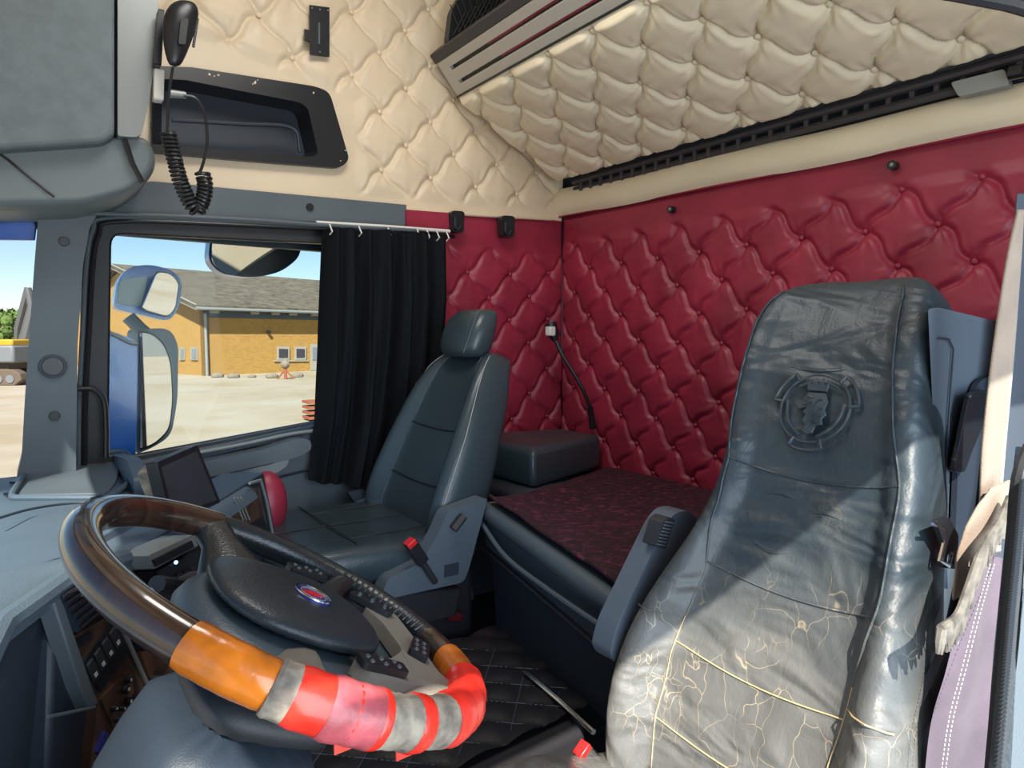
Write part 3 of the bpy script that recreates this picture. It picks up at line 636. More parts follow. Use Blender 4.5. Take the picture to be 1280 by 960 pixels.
def seat_back(root, prof, cy, line, leather, nm='backrest'):
    """prof rows: z, centre y, half width, bolster, thickness, front offset"""
    rings = [seat_ring(line(z)-off, c, z, hw, bo, th) for z, c, hw, bo, th, off in prof]
    return MB().loft(rings).build(nm, leather, root, sub=2), rings
def prof_at(prof, z):
    P = sorted(prof); zs = [p[0] for p in P]; return [interp(z, zs, [p[k] for p in P]) for k in range(1, 6)]
def seam(prof, line, zs, frac, lift=.003):
    out = []
    for z in zs:
        c, hw, bo, th, off = prof_at(prof, z)
        xs = [-1.02, -.97, -.86, -.76, -.67, -.60, -.3, 0, .3, .60, .67, .76, .86, .97, 1.02]; ys = [0, bo*.75, bo, bo*.72, bo*.12, 0, -.004, -.006, -.004, 0, bo*.12, bo*.72, bo, bo*.75, 0]
        fr_ = frac if not callable(frac) else frac(z)
        n = Vector((-1, 0, .35)).normalized()
        out.append(Vector((line(z)-off, c+fr_*hw, z))+n*(interp(fr_, xs, ys)+lift))
    return out
def hseam(prof, line, z, f0, f1, lift=.002, dz=0):
    out = []
    for i in range(17):
        f = lerp(f0, f1, i/16); out += seam(prof, line, [z+dz*math.sin(PI*i/16)], f, lift)
    return out

# ---- driver's seat
K = .93
dline = lambda z: 1.11*K+.40*z
ds = thing('bucket_seat', 'large worn black leather driver seat with embossed crest, nearest the camera', 'seat', (.80, .50, -1.05))
D = [(.105, .56, .075, .000, .10, -.075), (.098, .56, .115, .002, .13, -.045), (.075, .56, .142, .006, .15, -.018), (.03, .56, .150, .012, .16, 0), (-.05, .558, .155, .012, .15, .004), (-.15, .545, .160, .014, .14, .008),
     (-.22, .53, .163, .022, .14, 0), (-.30, .53, .170, .032, .14, -.002), (-.37, .535, .186, .040, .15, 0), (-.45, .545, .210, .052, .15, .004), (-.55, .555, .232, .060, .16, .008), (-.66, .56, .235, .060, .16, .004), (-.76, .555, .222, .05, .15, -.01), (-.86, .55, .20, .03, .12, -.03)]
D = [(z*K, y*K, hw*K, bo*K, th, off) for z, y, hw, bo, th, off in D]
seat_back(ds, D, .5, dline, 'leather_d')
zz = [lerp(.085, -.74, i/40)*K for i in range(41)]
SF = {-1: lambda z: interp(z/K, [-.75, -.60, -.47, -.38, -.25, -.10, .08], [-.60, -.62, -.70, -.83, -.86, -.78, -.70]), 1: lambda z: interp(z/K, [-.75, -.60, -.42, -.33, -.20, .08], [.60, .60, .66, .80, .92, .92])}
for s in (-1, 1):
    MB().tube(seam(D, dline, zz, SF[s], .001), .0018, 6).build('piping', 'leather_d', ds)
    MB().tube(seam(D, dline, [z for z in zz if z < -.44], SF[s], .003), .0008, 5).build('stitch_line', 'tan', ds)
for z, m_ in ((-.225, 'leather_d'), (-.40, 'leather_d'), (-.535, 'tan'), (-.66, 'tan')):
    MB().tube(hseam(D, dline, z*K, SF[-1](z*K), SF[1](z*K), .0012, -.012), .0016 if m_ == 'leather_d' else .0012, 6).build('panel_seam', m_, ds)
for s, z in ((-1, -.52), (1, -.50)):
    MB().tube(hseam(D, dline, z*K, SF[s](z*K), .98*s, .001, 0), .0012, 6).build('bolster_seam', 'tan' if s < 0 else 'leather_d', ds)
# sagging creases
for (z, a, b, dz) in ((-.045, -.5, .6, -.012), (-.30, -.55, .2, .018), (-.335, -.1, .55, -.02), (-.28, .0, .6, .014)):
    MB().tube(hseam(D, dline, z*K, a, b, -.0025, dz), [.0005+.0045*math.sin(PI*i/16) for i in range(17)], 8).build('crease', 'leather_d', ds)
# embossed crest: ring with three lobes and a crowned griffin head
en = Vector((-1, 0, .4)).normalized(); ey = Vector((0, -1, 0)); ez = ey.cross(en).normalized()
if ez.z < 0: ez = -ez
ce_ = AN(1020, 512, Vector((1, 0, -.40)), 1.11*K-.002)+en*.0075
def E2(x, y, l=0): return ce_+ey*(x*1.16)+ez*(y*1.18)+en*l
cr = MB().tube([E2(.047*math.cos(t), .047*math.sin(t)) for t in [2*PI*k/48 for k in range(48)]], .0022, 6, closed=True).build('embossed_crest', 'leather_d', ds)
mb = MB()
for k in range(3):
    b0 = -PI/2+2*PI*k/3
    arc = [(.058*math.cos(b0+a), .058*math.sin(b0+a)) for a in [lerp(-.40, .40, i/10) for i in range(11)]]
    arc = [(.046*math.cos(b0-.40), .046*math.sin(b0-.40))]+arc+[(.046*math.cos(b0+.40), .046*math.sin(b0+.40))]
    mb.tube([E2(*q, .001) for q in arc], .0028, 8)
    p0, p1 = (.040*math.cos(b0+.30), .040*math.sin(b0+.30)), (.040*math.cos(b0+2*PI/3-.30), .040*math.sin(b0+2*PI/3-.30)); bm = b0+PI/3
    ch = [(lerp(p0[0], p1[0], i/8)+.008*math.sin(PI*i/8)*math.cos(bm), lerp(p0[1], p1[1], i/8)+.008*math.sin(PI*i/8)*math.sin(bm)) for i in range(9)]
    mb.tube([E2(*q) for q in ch], .0024, 6)
mb.build('crest_lobe', 'leather_d', cr)
crown = [(-.014, .024), (-.018, .038), (-.010, .032), (-.006, .042), (-.001, .033), (.004, .042), (.008, .032), (.015, .037), (.012, .024)]
MB().plate([E2(x, y, -.003) for x, y in crown], en*.005).build('crest_crown', 'leather_d', cr, bevel=.001)
head = [(-.012, .021), (.012, .021), (.017, .010), (.015, .000), (.019, -.008), (.014, -.014), (.017, -.022), (.008, -.024), (.006, -.034), (-.002, -.037), (-.010, -.032), (-.007, -.024), (-.013, -.018), (-.009, -.010), (-.014, -.006), (-.010, .000), (-.020, -.003), (-.028, .004), (-.027, .010), (-.019, .010), (-.016, .015)]
MB().plate([E2(x, y, -.003) for x, y in head], en*.005).build('crest_griffin', 'leather_d', cr, bevel=.001)
mb = MB()
for (x0, y0, x1, y1, b) in ((.010, .012, -.002, .002, .004), (.013, .000, .000, -.010, .004), (.013, -.010, .000, -.020, .004), (.008, -.020, -.004, -.030, .004), (-.016, .004, -.006, .010, -.002), (-.010, .016, -.004, .014, 0)):
    mb.tube([E2(lerp(x0, x1, i/6), lerp(y0, y1, i/6)+b*math.sin(PI*i/6), .003) for i in range(7)], .0012, 5)
mb.build('crest_feathers', 'leather_d', cr)
# side shell, cushion, armrest
shell = [AY(a, b, .33*K) for a, b in rp([(1168, 392), (1188, 390), (1192, 560), (1180, 760), (1165, 900), (1148, 980), (1120, 980), (1150, 800), (1172, 600)], 5)]
cu_ = []
for (x, hw, zt, zb) in ((.36, .13, -.70, -.74), (.38, .19, -.67, -.76), (.44, .225, -.64, -.78), (.56, .235, -.615, -.80), (.66, .235, -.67, -.82), (.78, .235, -.71, -.84), (.90, .21, -.73, -.84)):
    cu_.append([Vector((x, .525+hw*a, lerp(zb, zt, b))) for a, b in ((-1, .3), (-1, .8), (-.9, 1), (-.6, .97), (0, .93), (.6, .97), (.9, 1), (1, .8), (1, .3), (.7, 0), (-.7, 0))])
MB().loft(cu_).build('cushion', 'leather_d', ds, sub=2)
MB().box((.66, .525, -.90), (.42, .34, .20)).build('pedestal', 'plastic_d', ds, bevel=.03)
MB().box((.66, .525, -1.0), (.5, .38, .12)).build('floor_mount', 'floor', ds, bevel=.02)
ar = [AY(a, b, .735) for a, b in rp([(762, 818), (772, 832), (800, 800), (866, 668), (872, 648), (862, 638), (845, 640), (832, 655), (770, 785)], [8, 8, 10, 14, 10, 8, 8, 10, 14])]
am = MB().plate(ar, (0, .045, 0)).build('armrest', 'seatpl', ds, bevel=.010, seg=3)
MB().plate([AY(a, b, .722) for a, b in rp([(819, 683), (828, 652), (836, 646), (844, 650), (832, 686)], 2)], (0, .03, 0)).build('height_wheel', 'rubber', am, bevel=.002)
mb = MB()
for i in range(8): mb.tube([AY(821+i*1.5, 680-i*4, .720), AY(831+i*1.5, 682-i*4, .720)], .0012, 5)
mb.build('wheel_ridges', 'plastic', am)

# ---- passenger seat
pl = lambda z: 1.085+.42*z
ps = thing('bucket_seat', 'black leather passenger seat with separate headrest beside the black curtain', 'seat', (.80, 1.66, -1.05))
Pp = [(-.045, 1.66, .105, 0, .09, -.05), (-.055, 1.66, .135, .006, .11, -.02), (-.09, 1.66, .165, .018, .12, 0), (-.16, 1.66, .195, .034, .13, .006), (-.28, 1.66, .225, .042, .13, .008), (-.40, 1.66, .24, .048, .14, .012), (-.50, 1.66, .245, .050, .14, .012), (-.58, 1.66, .235, .04, .13, -.01)]
Pp = [(z, y, hw*.93, bo, th, off) for z, y, hw, bo, th, off in Pp]
seat_back(ps, Pp, 1.66, pl, 'leather_p')
zz = [lerp(-.06, -.54, i/24) for i in range(25)]
for s in (-1, 1):
    MB().tube(seam(Pp, pl, zz, .66*s, .001), .0013, 6).build('piping', 'seatpl', ps)
    MB().tube(seam(Pp, pl, zz, .985*s, .0), .0010, 6).build('piping', 'stitch', ps)
for z in (-.27, -.42): MB().tube(hseam(Pp, pl, z, -.66, .66, .002, -.006), .002, 6).build('panel_seam', 'black', ps)
hr = []
for (z, w_, t_, dx) in ((-.055, .07, .035, .02), (-.045, .095, .05, .01), (.0, .105, .058, .0), (.05, .102, .055, -.004), (.085, .085, .045, .0), (.095, .06, .03, .004)):
    hr.append([Vector((1.075+.42*z+dx+t_*math.copysign(abs(math.cos(a))**.7, math.cos(a)), 1.66+w_*math.copysign(abs(math.sin(a))**.6, math.sin(a)), z)) for a in [2*PI*k/16 for k in range(16)]])
hr = [[p+Vector((0, 0, -.012)) for p in r_] for r_ in hr]
h_ = MB().loft(hr).build('headrest', 'leather_p', ps, sub=2)
MB().tube([Vector((1.075+.42*z-.045, 1.66-.085, z)) for z in (-.05, -.02, .02, .06, .075)], .0009, 6).build('stitch_line', 'seatpl', h_)
for s in (-1, 1): MB().tube([(1.09, 1.66+.04*s, -.09), (1.09, 1.66+.04*s, -.03)], .006, 8).build('headrest_post', 'rubber', ps)
cu_ = []
for (x, hw, zt, zb) in ((.43, .16, -.54, -.60), (.45, .22, -.515, -.62), (.52, .245, -.50, -.63), (.70, .25, -.51, -.64), (.90, .25, -.525, -.64), (1.0, .24, -.54, -.64)):
    cu_.append([Vector((x, 1.66+hw*a, lerp(zb, zt, b))) for a, b in ((-1, .3), (-1, .8), (-.9, 1), (-.6, .95), (0, .92), (.6, .95), (.9, 1), (1, .8), (1, .3), (.7, 0), (-.7, 0))])
MB().loft(cu_).build('cushion', 'leather_p', ps, sub=2)
for y in (1.52, 1.66, 1.80): MB().tube([Vector((x, y, -.509-.03*(x-.5))) for x in (.46, .55, .7, .85)], .002, 6).build('cushion_seam', 'rubber', ps)
MB().tube([Vector((.62, y, -.507)) for y in (1.45, 1.55, 1.66, 1.78, 1.88)], .002, 6).build('cushion_seam', 'rubber', ps)
MB().tube([Vector((.50+.03*math.sin(i), 1.42, -.55)) for i in range(1)]+[Vector((.92, 1.42, -.56))], .002, 6).build('cushion_seam', 'stitch', ps)
sc_ = rp([(478, 742), (485, 724), (528, 702), (548, 668), (560, 640), (610, 622), (600, 660), (586, 712), (580, 728), (480, 750)], [4, 6, 10, 10, 6, 6, 4, 8, 8, 4])
sv = MB().plate([AY(a, b, 1.375) for a, b in sc_], (0, .05, 0)).build('side_cover', 'seatpl', ps, bevel=.006)
MB().plate([AY(a, b, 1.372) for a, b in rp([(556, 707), (574, 703), (573, 718), (556, 722)], 1)], (0, .004, 0)).build('cover_inset', 'plastic_d', sv, bevel=.001)
MB().tube([AY(567, 662, 1.36), AY(580, 645, 1.36)], .011, 10).build('recline_lever', 'rubber', ps)
MB().plate([AY(a, b, 1.40) for a, b in ((488, 745), (580, 735), (572, 770), (495, 790))], (0, .42, 0)).build('pedestal', 'floor', ps, bevel=.01)
MB().box((.78, 1.66, -.86), (.40, .36, .40)).build('base_box', 'floor', ps, bevel=.02)

def buckle(name, lab, a, b, y, ang, root=None, sz=1):
    t = thing(name, lab, 'buckle', AY(a, b, y)); c = AY(a, b, y)
    ax = Vector((math.sin(ang), 0, math.cos(ang))); sx = Vector((math.cos(ang), 0, -math.sin(ang)))
    MB().box(c, (.026*sz, .022*sz, .06*sz), (sx, Vector((0, 1, 0)), ax)).build('housing', 'black', t, bevel=.003)
    MB().box(c+ax*.026*sz, (.022*sz, .024*sz, .012*sz), (sx, Vector((0, 1, 0)), ax)).build('release_button', 'redpl', t, bevel=.002)
    MB().tube([c-ax*.025*sz, c-ax*.09*sz], .007*sz, 8).build('stalk', 'rubber', t)
    return t
buckle('seat_belt_buckle', 'black seat belt buckle with red button at the passenger seat side', 520, 690, 1.36, -.55, sz=1.15)
db = thing('driver_belt_buckle', 'metal seat belt buckle with red button at the foot of the driver seat', 'buckle', AY(735, 945, .73))
c = AY(735, 946, .73); ax = Vector((-.6, 0, .8)).normalized(); sx = Vector((.8, 0, .6))
MB().box(c, (.030, .018, .05), (sx, Vector((0, 1, 0)), ax)).build('housing', 'chrome', db, bevel=.003)
MB().box(c+ax*.022, (.026, .020, .012), (sx, Vector((0, 1, 0)), ax)).build('release_button', 'redpl', db, bevel=.002)
for k in range(3): MB().tube(spline([AY(750+k*5, 985, .72), AY(762+k*5, 945, .72), AY(772+k*3, 900, .72)], 5), .005, 8).build('strap_loop', 'worn', db)
# passenger belt clip on the side wall
pb = thing('passenger_belt_anchor', 'dark grey seat belt tongue lying between the curtain and the passenger seat', 'belt', AY(452, 625, 1.9))
MB().plate([AY(a, b, 1.91) for a, b in rp([(435, 616), (455, 612), (462, 622), (445, 630)], 3)], (0, .02, 0)).build('tongue', 'plastic_d', pb, bevel=.003)
MB().plate([AY(a, b, 1.90) for a, b in rp([(446, 628), (462, 622), (476, 645), (460, 650)], 2)], (0, .02, 0)).build('housing', 'seatpl', pb, bevel=.003)

# ================================================================== LOWER BUNK between and behind the seats
FA = Vector((.955, 1.43, -.440)); FB = Vector((.865, .80, -.500)); RA = Vector((1.805, 2.05, -.535)); RB = Vector((1.805, .15, -.545))
lb = thing('lower_bunk', 'dark grey padded lower bunk box behind and between the seats', 'bunk', (1.3, 1.2, -.8))
def msurf(s, t): # s along front edge from far to near, t to rear
    f = lerp(FA, FB, s); r = lerp(Vector((1.83, 1.56, -.535)), Vector((1.83, .95, -.54)), s); return lerp(f, r, t)
top = [FA, FB, Vector((1.05, .72, -.505)), Vector((1.25, .15, -.52)), RB, RA, Vector((1.25, 2.05, -.51)), Vector((1.22, 1.52, -.49))]
poly = top
mb = MB(); m_ = len(poly)
t0 = [p-Vector((0, 0, .006)) for p in poly]; t1 = [p-Vector((0, 0, .055)) for p in poly]
mb.loft([t1, t0]); mb.build('padded_top', 'bunkvin', lb, bevel=.022, seg=4)
ins = [p+Vector((.02, 0, 0)) for p in poly]
b0 = [p+Vector((.012, -.006, -.055)) for p in poly]; b1 = [Vector((p.x+.025, p.y-.01, p.z-.14)) for p in poly]
MB().loft([b1, b0]).build('textured_band', 'bunkpl', lb, bevel=.006)
c1 = [Vector((p.x+.04, p.y-.012, p.z-.14)) for p in poly]; c2 = [Vector((p.x+.055, p.y-.012, -.815)) for p in poly]
MB().loft([c2, c1]).build('box_side', 'plastic_d', lb, bevel=.008)
MB().tube(spline([FA+Vector((-.004, -.03, -.06)), FA.lerp(FB, .3)+Vector((-.012, 0, -.085)), FA.lerp(FB, .6)+Vector((-.010, 0, -.082)), FB+Vector((-.004, .06, -.06))], 6), .006, 8).build('sagging_edge', 'bunkvin', lb)
MB().tube([FA+Vector((.02, 0, -.144)), FB+Vector((.022, 0, -.144))], .003, 6).build('lower_bead', 'rubber', lb)
vc = thing('velvet_cover', 'crushed burgundy velvet cover spread on the lower bunk', 'cover', (1.3, 1.2, -.5))
g = []
for i in range(70):
    row = []
    for j in range(70):
        s, t = i/69, j/69
        f = lerp(FA+Vector((.02, -.03, .004)), FB+Vector((.035, .03, .004)), s); r = lerp(Vector((1.80, 1.775, -.530)), Vector((1.80, .60, -.535)), s)
        p = lerp(f, r, t); p.z = lerp(f.z, r.z, t**.5)
        if s < .05: pass
        e = min(1, min(s, 1-s, t*1.3+.0)/.05); p.z += .004+.008*e+.0025*math.sin(s*17+t*9)*math.sin(t*14-s*5)
        row.append(p)
    g.append(row)
v_ = MB().grid(g).build('cloth_top', 'velvet', vc)
q = v_.modifiers.new('s', 'SOLIDIFY'); q.thickness = .008; q.offset = -1
# box cushion
bc = tag(MB().loft([[Vector((1.31+i_, 1.62+i_*.8, z)), Vector((1.80, 1.80+i_*.2, z-.02)), Vector((1.80, 2.04, z-.02)), Vector((1.31+i_, 2.04, z))] for i_, z in ((.0, -.505), (-.004, -.47), (-.004, -.40), (.01, -.372))]).build('box_cushion', 'cushion', None, bevel=.022, seg=4), 'blue-black vinyl box cushion lying on the bunk against the red corner', 'cushion')

# reading lamp on gooseneck
rlm = thing('reading_lamp', 'gooseneck reading lamp with black stem and pale head on the red rear wall', 'lamp', AX(740, 530, 1.78))
hp_ = spline([AX(740, 532, 1.80), AX(736, 505, 1.76), AX(722, 475, 1.72), AX(703, 444, 1.68), AX(694, 424, 1.66)], 8)
MB().tube(hp_, .0075, 10).build('gooseneck', 'black', rlm)
a = AX(740, 518, 1.79); MB().tube([AX(741, 535, 1.80), AX(738, 508, 1.775)], [.014, .011], 12).build('wall_mount', 'black', rlm)
a, b = AX(694, 426, 1.66), AX(688, 404, 1.65); MB().tube([a, lerp(a, b, .3), b], [.012, .022, .024], 14).build('lamp_head', 'black', rlm)
c = AX(688, 414, 1.635); MB().box(c, (.03, .030, .036)).build('lens', 'white', rlm, bevel=.004)

# quilted mat on the tunnel
fm = thing('floor_mat', 'black quilted floor mat with pale diamond stitching between the seats', 'mat', (.6, 1.2, -.81))
g = []; 
def mz(x, y):
    a, b = (x+y)/.105, (x-y)/.125; return -.806+.010*(abs(math.sin(PI*a))*abs(math.sin(PI*b)))**.5
for i in range(110):
    g.append([Vector((lerp(.02, lerp(.94, 1.01, j/49), i/109), lerp(.97, 1.40, j/49), mz(lerp(.02, lerp(.94, 1.01, j/49), i/109), lerp(.97, 1.40, j/49)))) for j in range(50)])
MB().grid(g).build('quilted_top', 'mat', fm)
mb = MB()
def clipl(A, B):
    n_ = 40; run = []; out = []
    for i in range(n_+1):
        p = A.lerp(B, i/n_)
        ok = .03 < p.x < .95 and .98 < p.y < 1.39
        if ok: run.append(Vector((p.x, p.y, -.803)))
        if (not ok or i == n_) and len(run) > 1: out.append(run)
        if not ok: run = []
    return out
for k in range(8, 26):
    for r_ in clipl(Vector((k*.105-2, 2, 0)), Vector((k*.105-0, 0, 0))): mb.tube(r_, .0008, 4)
for k in range(-14, 2):
    for r_ in clipl(Vector((k*.125+0, 0, 0)), Vector((k*.125+2, 2, 0))): mb.tube(r_, .0008, 4)
o = mb.build('stitching', 'seatpl', fm); o['kind'] = 'stuff'
rd = tag(MB().plate([AY(a, b, 1.44) for a, b in ((562, 760), (580, 768), (578, 778), (560, 776))], (0, .01, 0)).build('floor_pedal_cover', 'darkred', None, bevel=.004), 'small dark red plate low behind the passenger seat base', 'plate')
gs = tag(MB().tube([AZ(655, 838, -.79), AZ(700, 876, -.79), AZ(742, 915, -.79)], .006, 8).build('seat_slide_rod', 'chrome'), 'thin metal rod along the foot of the lower bunk box', 'rod')

# ================================================================== DASHBOARD
da = thing('dashboard', 'blue-grey moulded dashboard with wood-veneer switch panels across the front of the cab', 'dashboard', (0, 1.1, -.7))
def Xf(y): return interp(y, [.30, .55, .78, .90, .95, 1.50, 1.535, 1.62, 2.06], [-.10, -.07, -.035, .025, .075, .405, .33, .20, .20])
def Zt(y): return interp(y, [.30, .42, .52, .60, .68, .78, .93, 1.1, 1.5, 1.54, 2.06], [-.50, -.40, -.335, -.295, -.275, -.270, -.272, -.315, -.335, -.36, -.365])
g = []
ny = 120
for i in range(ny):
    y = lerp(.32, 2.06, i/(ny-1)); xf, zt = Xf(y), Zt(y); row = []
    xb = -.44+.20*abs(2*(y/2.14)-1)**3
    back = interp(y, [.3, .6, 1, 2.1], [-.40, -.36, -.345, -.36])
    for x_, z_ in ((xf-.012, zt-.16), (xf-.004, zt-.10), (xf+.004, zt-.055), (xf+.004, zt-.03), (xf-.004, zt-.010), (xf-.022, zt), (xf-.06, zt+.006)): row.append(Vector((x_, y, z_)))
    for t in (.15, .3, .45, .6, .75, .9, 1.0): row.append(Vector((lerp(xf-.06, xb, t), y, lerp(zt+.006, back, min(1, t*1.15)))))
    g.append(row)
# cluster opening: the hood overhangs, so cut the lip rows there
mb = MB(); mb.grid([r[3:] for r in g]); mb.build('top_moulding', 'dash', da, sub=1)
mb = MB(); mb.grid([r[:4] for r in g if r[0].y > 1.52]); mb.build('passenger_fascia', 'dash', da)
mb = MB(); mb.tube([Vector((Xf(y)+.0, y, Zt(y)-.012)) for y in [lerp(.34, .97, i/30) for i in range(31)]], .013, 10); mb.build('cluster_hood', 'dash', da)
# cluster recess wall & gauge panel
gp = [Vector((Xf(y)-.05, y, Zt(y)-.02)) for y in [lerp(.34, .95, i/16) for i in range(17)]]+[Vector((-.02, .97, -.80)), Vector((-.09, .34, -.80))]
NS = Vector((.857, -.514, 0)); S0 = Vector((.035, .90, -.33)); SC_ = NS.dot(S0)
def onS(pts, l=0): return [AN(a, b, NS, SC_+l) for a, b in pts]
mb = MB(); cc = sum(gp, Vector())/len(gp); mb.add(gp+[cc], [(i, (i+1) % len(gp), len(gp)) for i in range(len(gp))]); mb.build('instrument_panel', 'plastic_d', da)
MB().plate([AX(a, b, .012) if False else AN(a, b, NS, SC_+.004) for a, b in ((64, 742), (73, 738), (112, 850), (124, 880), (112, 886), (100, 858))], NS*-.02).build('bezel_strip', 'plastic', da, bevel=.002)
MB().tube(onS([(60, 896), (90, 890), (118, 884)], .003), .002, 8).build('bezel_step', 'plastic', da)
# centre stack, wood veneer faces the driver
body = onS([(96, 720), (172, 690), (330, 590), (352, 700), (300, 960), (60, 1010), (66, 800)], -.012)
MB().plate(body, -NS*.10).build('centre_stack', 'plastic_d', da, bevel=.006)
wd1 = MB().plate(onS(rp([(88, 797), (146, 764), (190, 872), (158, 935), (110, 985), (122, 880)], 3)), -NS*.02).build('veneer_panel', 'wood', da, bevel=.002)
wd2 = MB().plate(onS(rp([(160, 775), (212, 760), (240, 818), (196, 868)], 3), .002), -NS*.02).build('veneer_panel', 'wood', da, bevel=.002)
MB().plate(onS(rp([(248, 690), (288, 668), (300, 700), (252, 742), (236, 728)], 3), .0), -NS*.02).build('veneer_panel', 'wood', da, bevel=.002)
wd4 = MB().plate(onS(rp([(290, 634), (324, 608), (336, 668), (306, 682)], 3), .0), -NS*.02).build('veneer_panel', 'wood', da, bevel=.002)
MB().plate(onS(rp([(302, 622), (314, 617), (323, 640), (310, 645)], 2), .004), -NS*.006).build('lighter_socket', 'wood', da, bevel=.001)
for e_ in (298, 302, 306): MB().tube(onS([(e_-5, 622), (e_+6, 650)], .006), .0018, 6).build('chrome_line', 'silver', da)
MB().tube(onS([(312, 604), (326, 600), (333, 625), (341, 668)], .004), .0035, 8).build('stack_edge', 'silver', da)
MB().plate(onS([(252, 700), (292, 668), (298, 690), (262, 716)], .003), -NS*.006).build('stack_pocket', 'black', da, bevel=.001)
MB().plate(onS([(300, 664), (330, 645), (336, 664), (312, 676)], .003), -NS*.006).build('stack_pocket', 'black', da, bevel=.001)
# vents
vt = MB().plate(onS(rp([(72, 742), (120, 716), (142, 752), (96, 792)], 4), .004), -NS*.012).build('air_vent', 'plastic_d', da, bevel=.002)
for i in range(6):
    t = i/5; MB().tube(onS([(lerp(78, 102, t), lerp(746, 784, t)), (lerp(118, 138, t), lerp(722, 752, t))], .008), .0022, 6).build('slat', 'black', vt)
MB().tube(onS([(101, 725), (108, 737), (106, 745)], .010), .005, 8).build('vent_lever', 'worn', vt)
# four rocker switches
sw = MB().plate(onS(rp([(104, 828), (142, 776), (163, 812), (126, 866)], 2), .003), -NS*.008).build('switch_housing', 'black', da, bevel=.001)
for i in range(4):
    t = i/3; cx, cy = lerp(118, 146, t), lerp(840, 800, t)
    r1 = MB().plate(onS([(cx-8, cy-8), (cx-1, cy-18), (cx+9, cy+2), (cx+1, cy+13)], .0055), -NS*.005).build('rocker_switch', 'rubber', sw, bevel=.0015)
    MB().plate(onS([(cx, cy+3), (cx+3, cy-1), (cx+5, cy+3), (cx+2, cy+7)], .0060), -NS*.001).build('switch_symbol', 'symbol', r1)
MB().tube(onS([(146, 770), (190, 868)], .004), .003, 6).build('veneer_trim', 'silver', da)
MB().tube(onS([(216, 768), (242, 815)], .004), .0025, 6).build('veneer_trim', 'silver', da)
bp_ = MB().plate(onS(rp([(126, 873), (163, 836), (184, 874), (150, 928)], 3), .003), -NS*.006).build('button_panel', 'wood', da, bevel=.001)
for (a, b, r1) in ((158, 850, 4), (168, 872, 4), (155, 862, 5), (158, 877, 5), (140, 886, 3.5), (150, 886, 3), (144, 900, 3), (149, 910, 4)):
    c = onS([(a, b)], .004)[0]; k = MB().tube([c, c+NS*.006], r1*.0011, 12).build('push_button', 'black', bp_)
    MB().tube([c+NS*.0062, c+NS*.0068], r1*.0005, 8).build('button_mark', 'symbol', k)
MB().plate(onS([(96, 800), (114, 790), (117, 798), (99, 810)], .004), -NS*.004).build('indicator_window', 'black', da)
MB().plate(onS([(122, 940), (132, 914), (135, 918), (127, 945)], .004), -NS*.004).build('blue_label', 'badge_b', da)
kn = onS([(192, 853)], .002)[0]; MB().tube([kn, kn+NS*.02], [.014, .011], 14).build('ignition_knob', 'black', da)
kn = onS([(172, 800)], .002)[0]; MB().tube([kn, kn+NS*.03], [.016, .014], 14).build('rotary_knob', 'black', da)
# passenger speaker pod with lid and vents
pod = [(3, 606), (22, 578), (70, 566), (150, 560), (176, 570), (184, 598), (184, 640), (0, 640)]
pz = -.352
lid = MB().plate([AZ(a, b, pz) for a, b in rp([(22, 618), (52, 580), (140, 570), (150, 576), (146, 600), (134, 616)], [6, 6, 6, 6, 6, 6])], (0, 0, -.02)).build('pod_lid', 'plastic', da, bevel=.004)
MB().tube([AZ(a, b, pz+.002) for a, b in rp([(12, 622), (44, 572), (158, 563), (168, 580), (160, 605), (138, 622)], 8)], .007, 8, closed=True).build('pod_surround', 'dash', da)
for a, b in ((10, 612), (18, 598), (28, 587)):
    MB().plate([AZ(a-6, b+4, pz+.006), AZ(a+5, b-4, pz+.006), AZ(a+5, b+4, pz+.006)], (0, 0, -.006)).build('vent_hole', 'black', da)
MB().plate([AZ(a, b, pz+.008) for a, b in rp([(112, 622), (128, 618), (146, 620), (146, 626), (126, 629), (114, 628)], 2)], (0, 0, -.01)).build('lid_latch', 'black', da, bevel=.001)
MB().tube(spline([AZ(-10, 650, -.31), AZ(40, 636, -.325), AZ(90, 629, -.335), AZ(140, 628, -.34)], 6), .0025, 6).build('seam_line', 'plastic_d', da)
side = [AX(a, b, .205) for a, b in rp([(150, 566), (176, 572), (186, 596), (187, 625), (160, 640), (150, 600)], 5)]
MB().plate(side, (-.03, 0, 0)).build('pod_end', 'dash', da, bevel=.006)
MB().plate([AX(a, b, .207) for a, b in ((157, 595), (160, 594), (167, 605), (166, 612), (158, 606))], (-.01, 0, 0)).build('side_vent', 'black', da)
# devices on the stack, behind the wheel
rdv = thing('tachograph_unit', 'grey and black radio unit mounted on the centre of the dashboard behind the wheel rim', 'radio', AN(215, 690, NS, SC_+.03))
MB().plate(onS(rp([(186, 694), (242, 668), (248, 682), (192, 712)], 2), .035), -NS*.045).build('case', 'silver', rdv, bevel=.003)
MB().plate(onS([(192, 700), (240, 676), (243, 684), (196, 708)], .038), -NS*.004).build('display', 'black', rdv)
MB().plate(onS(rp([(196, 714), (250, 688), (262, 716), (208, 742)], 2), .02), -NS*.04).build('lower_unit', 'black', rdv, bevel=.003)
c = onS([(220, 703)], .024)[0]; MB().ball(c, .003, 8, 6).build('blue_light', 'led', rdv)
mb = MB()
for i in range(5): MB().plate(onS([(212+i*9, 722-i*4), (218+i*9, 719-i*4), (222+i*9, 732-i*4), (216+i*9, 735-i*4)], .023), -NS*.004).build('key', 'rubber', rdv)
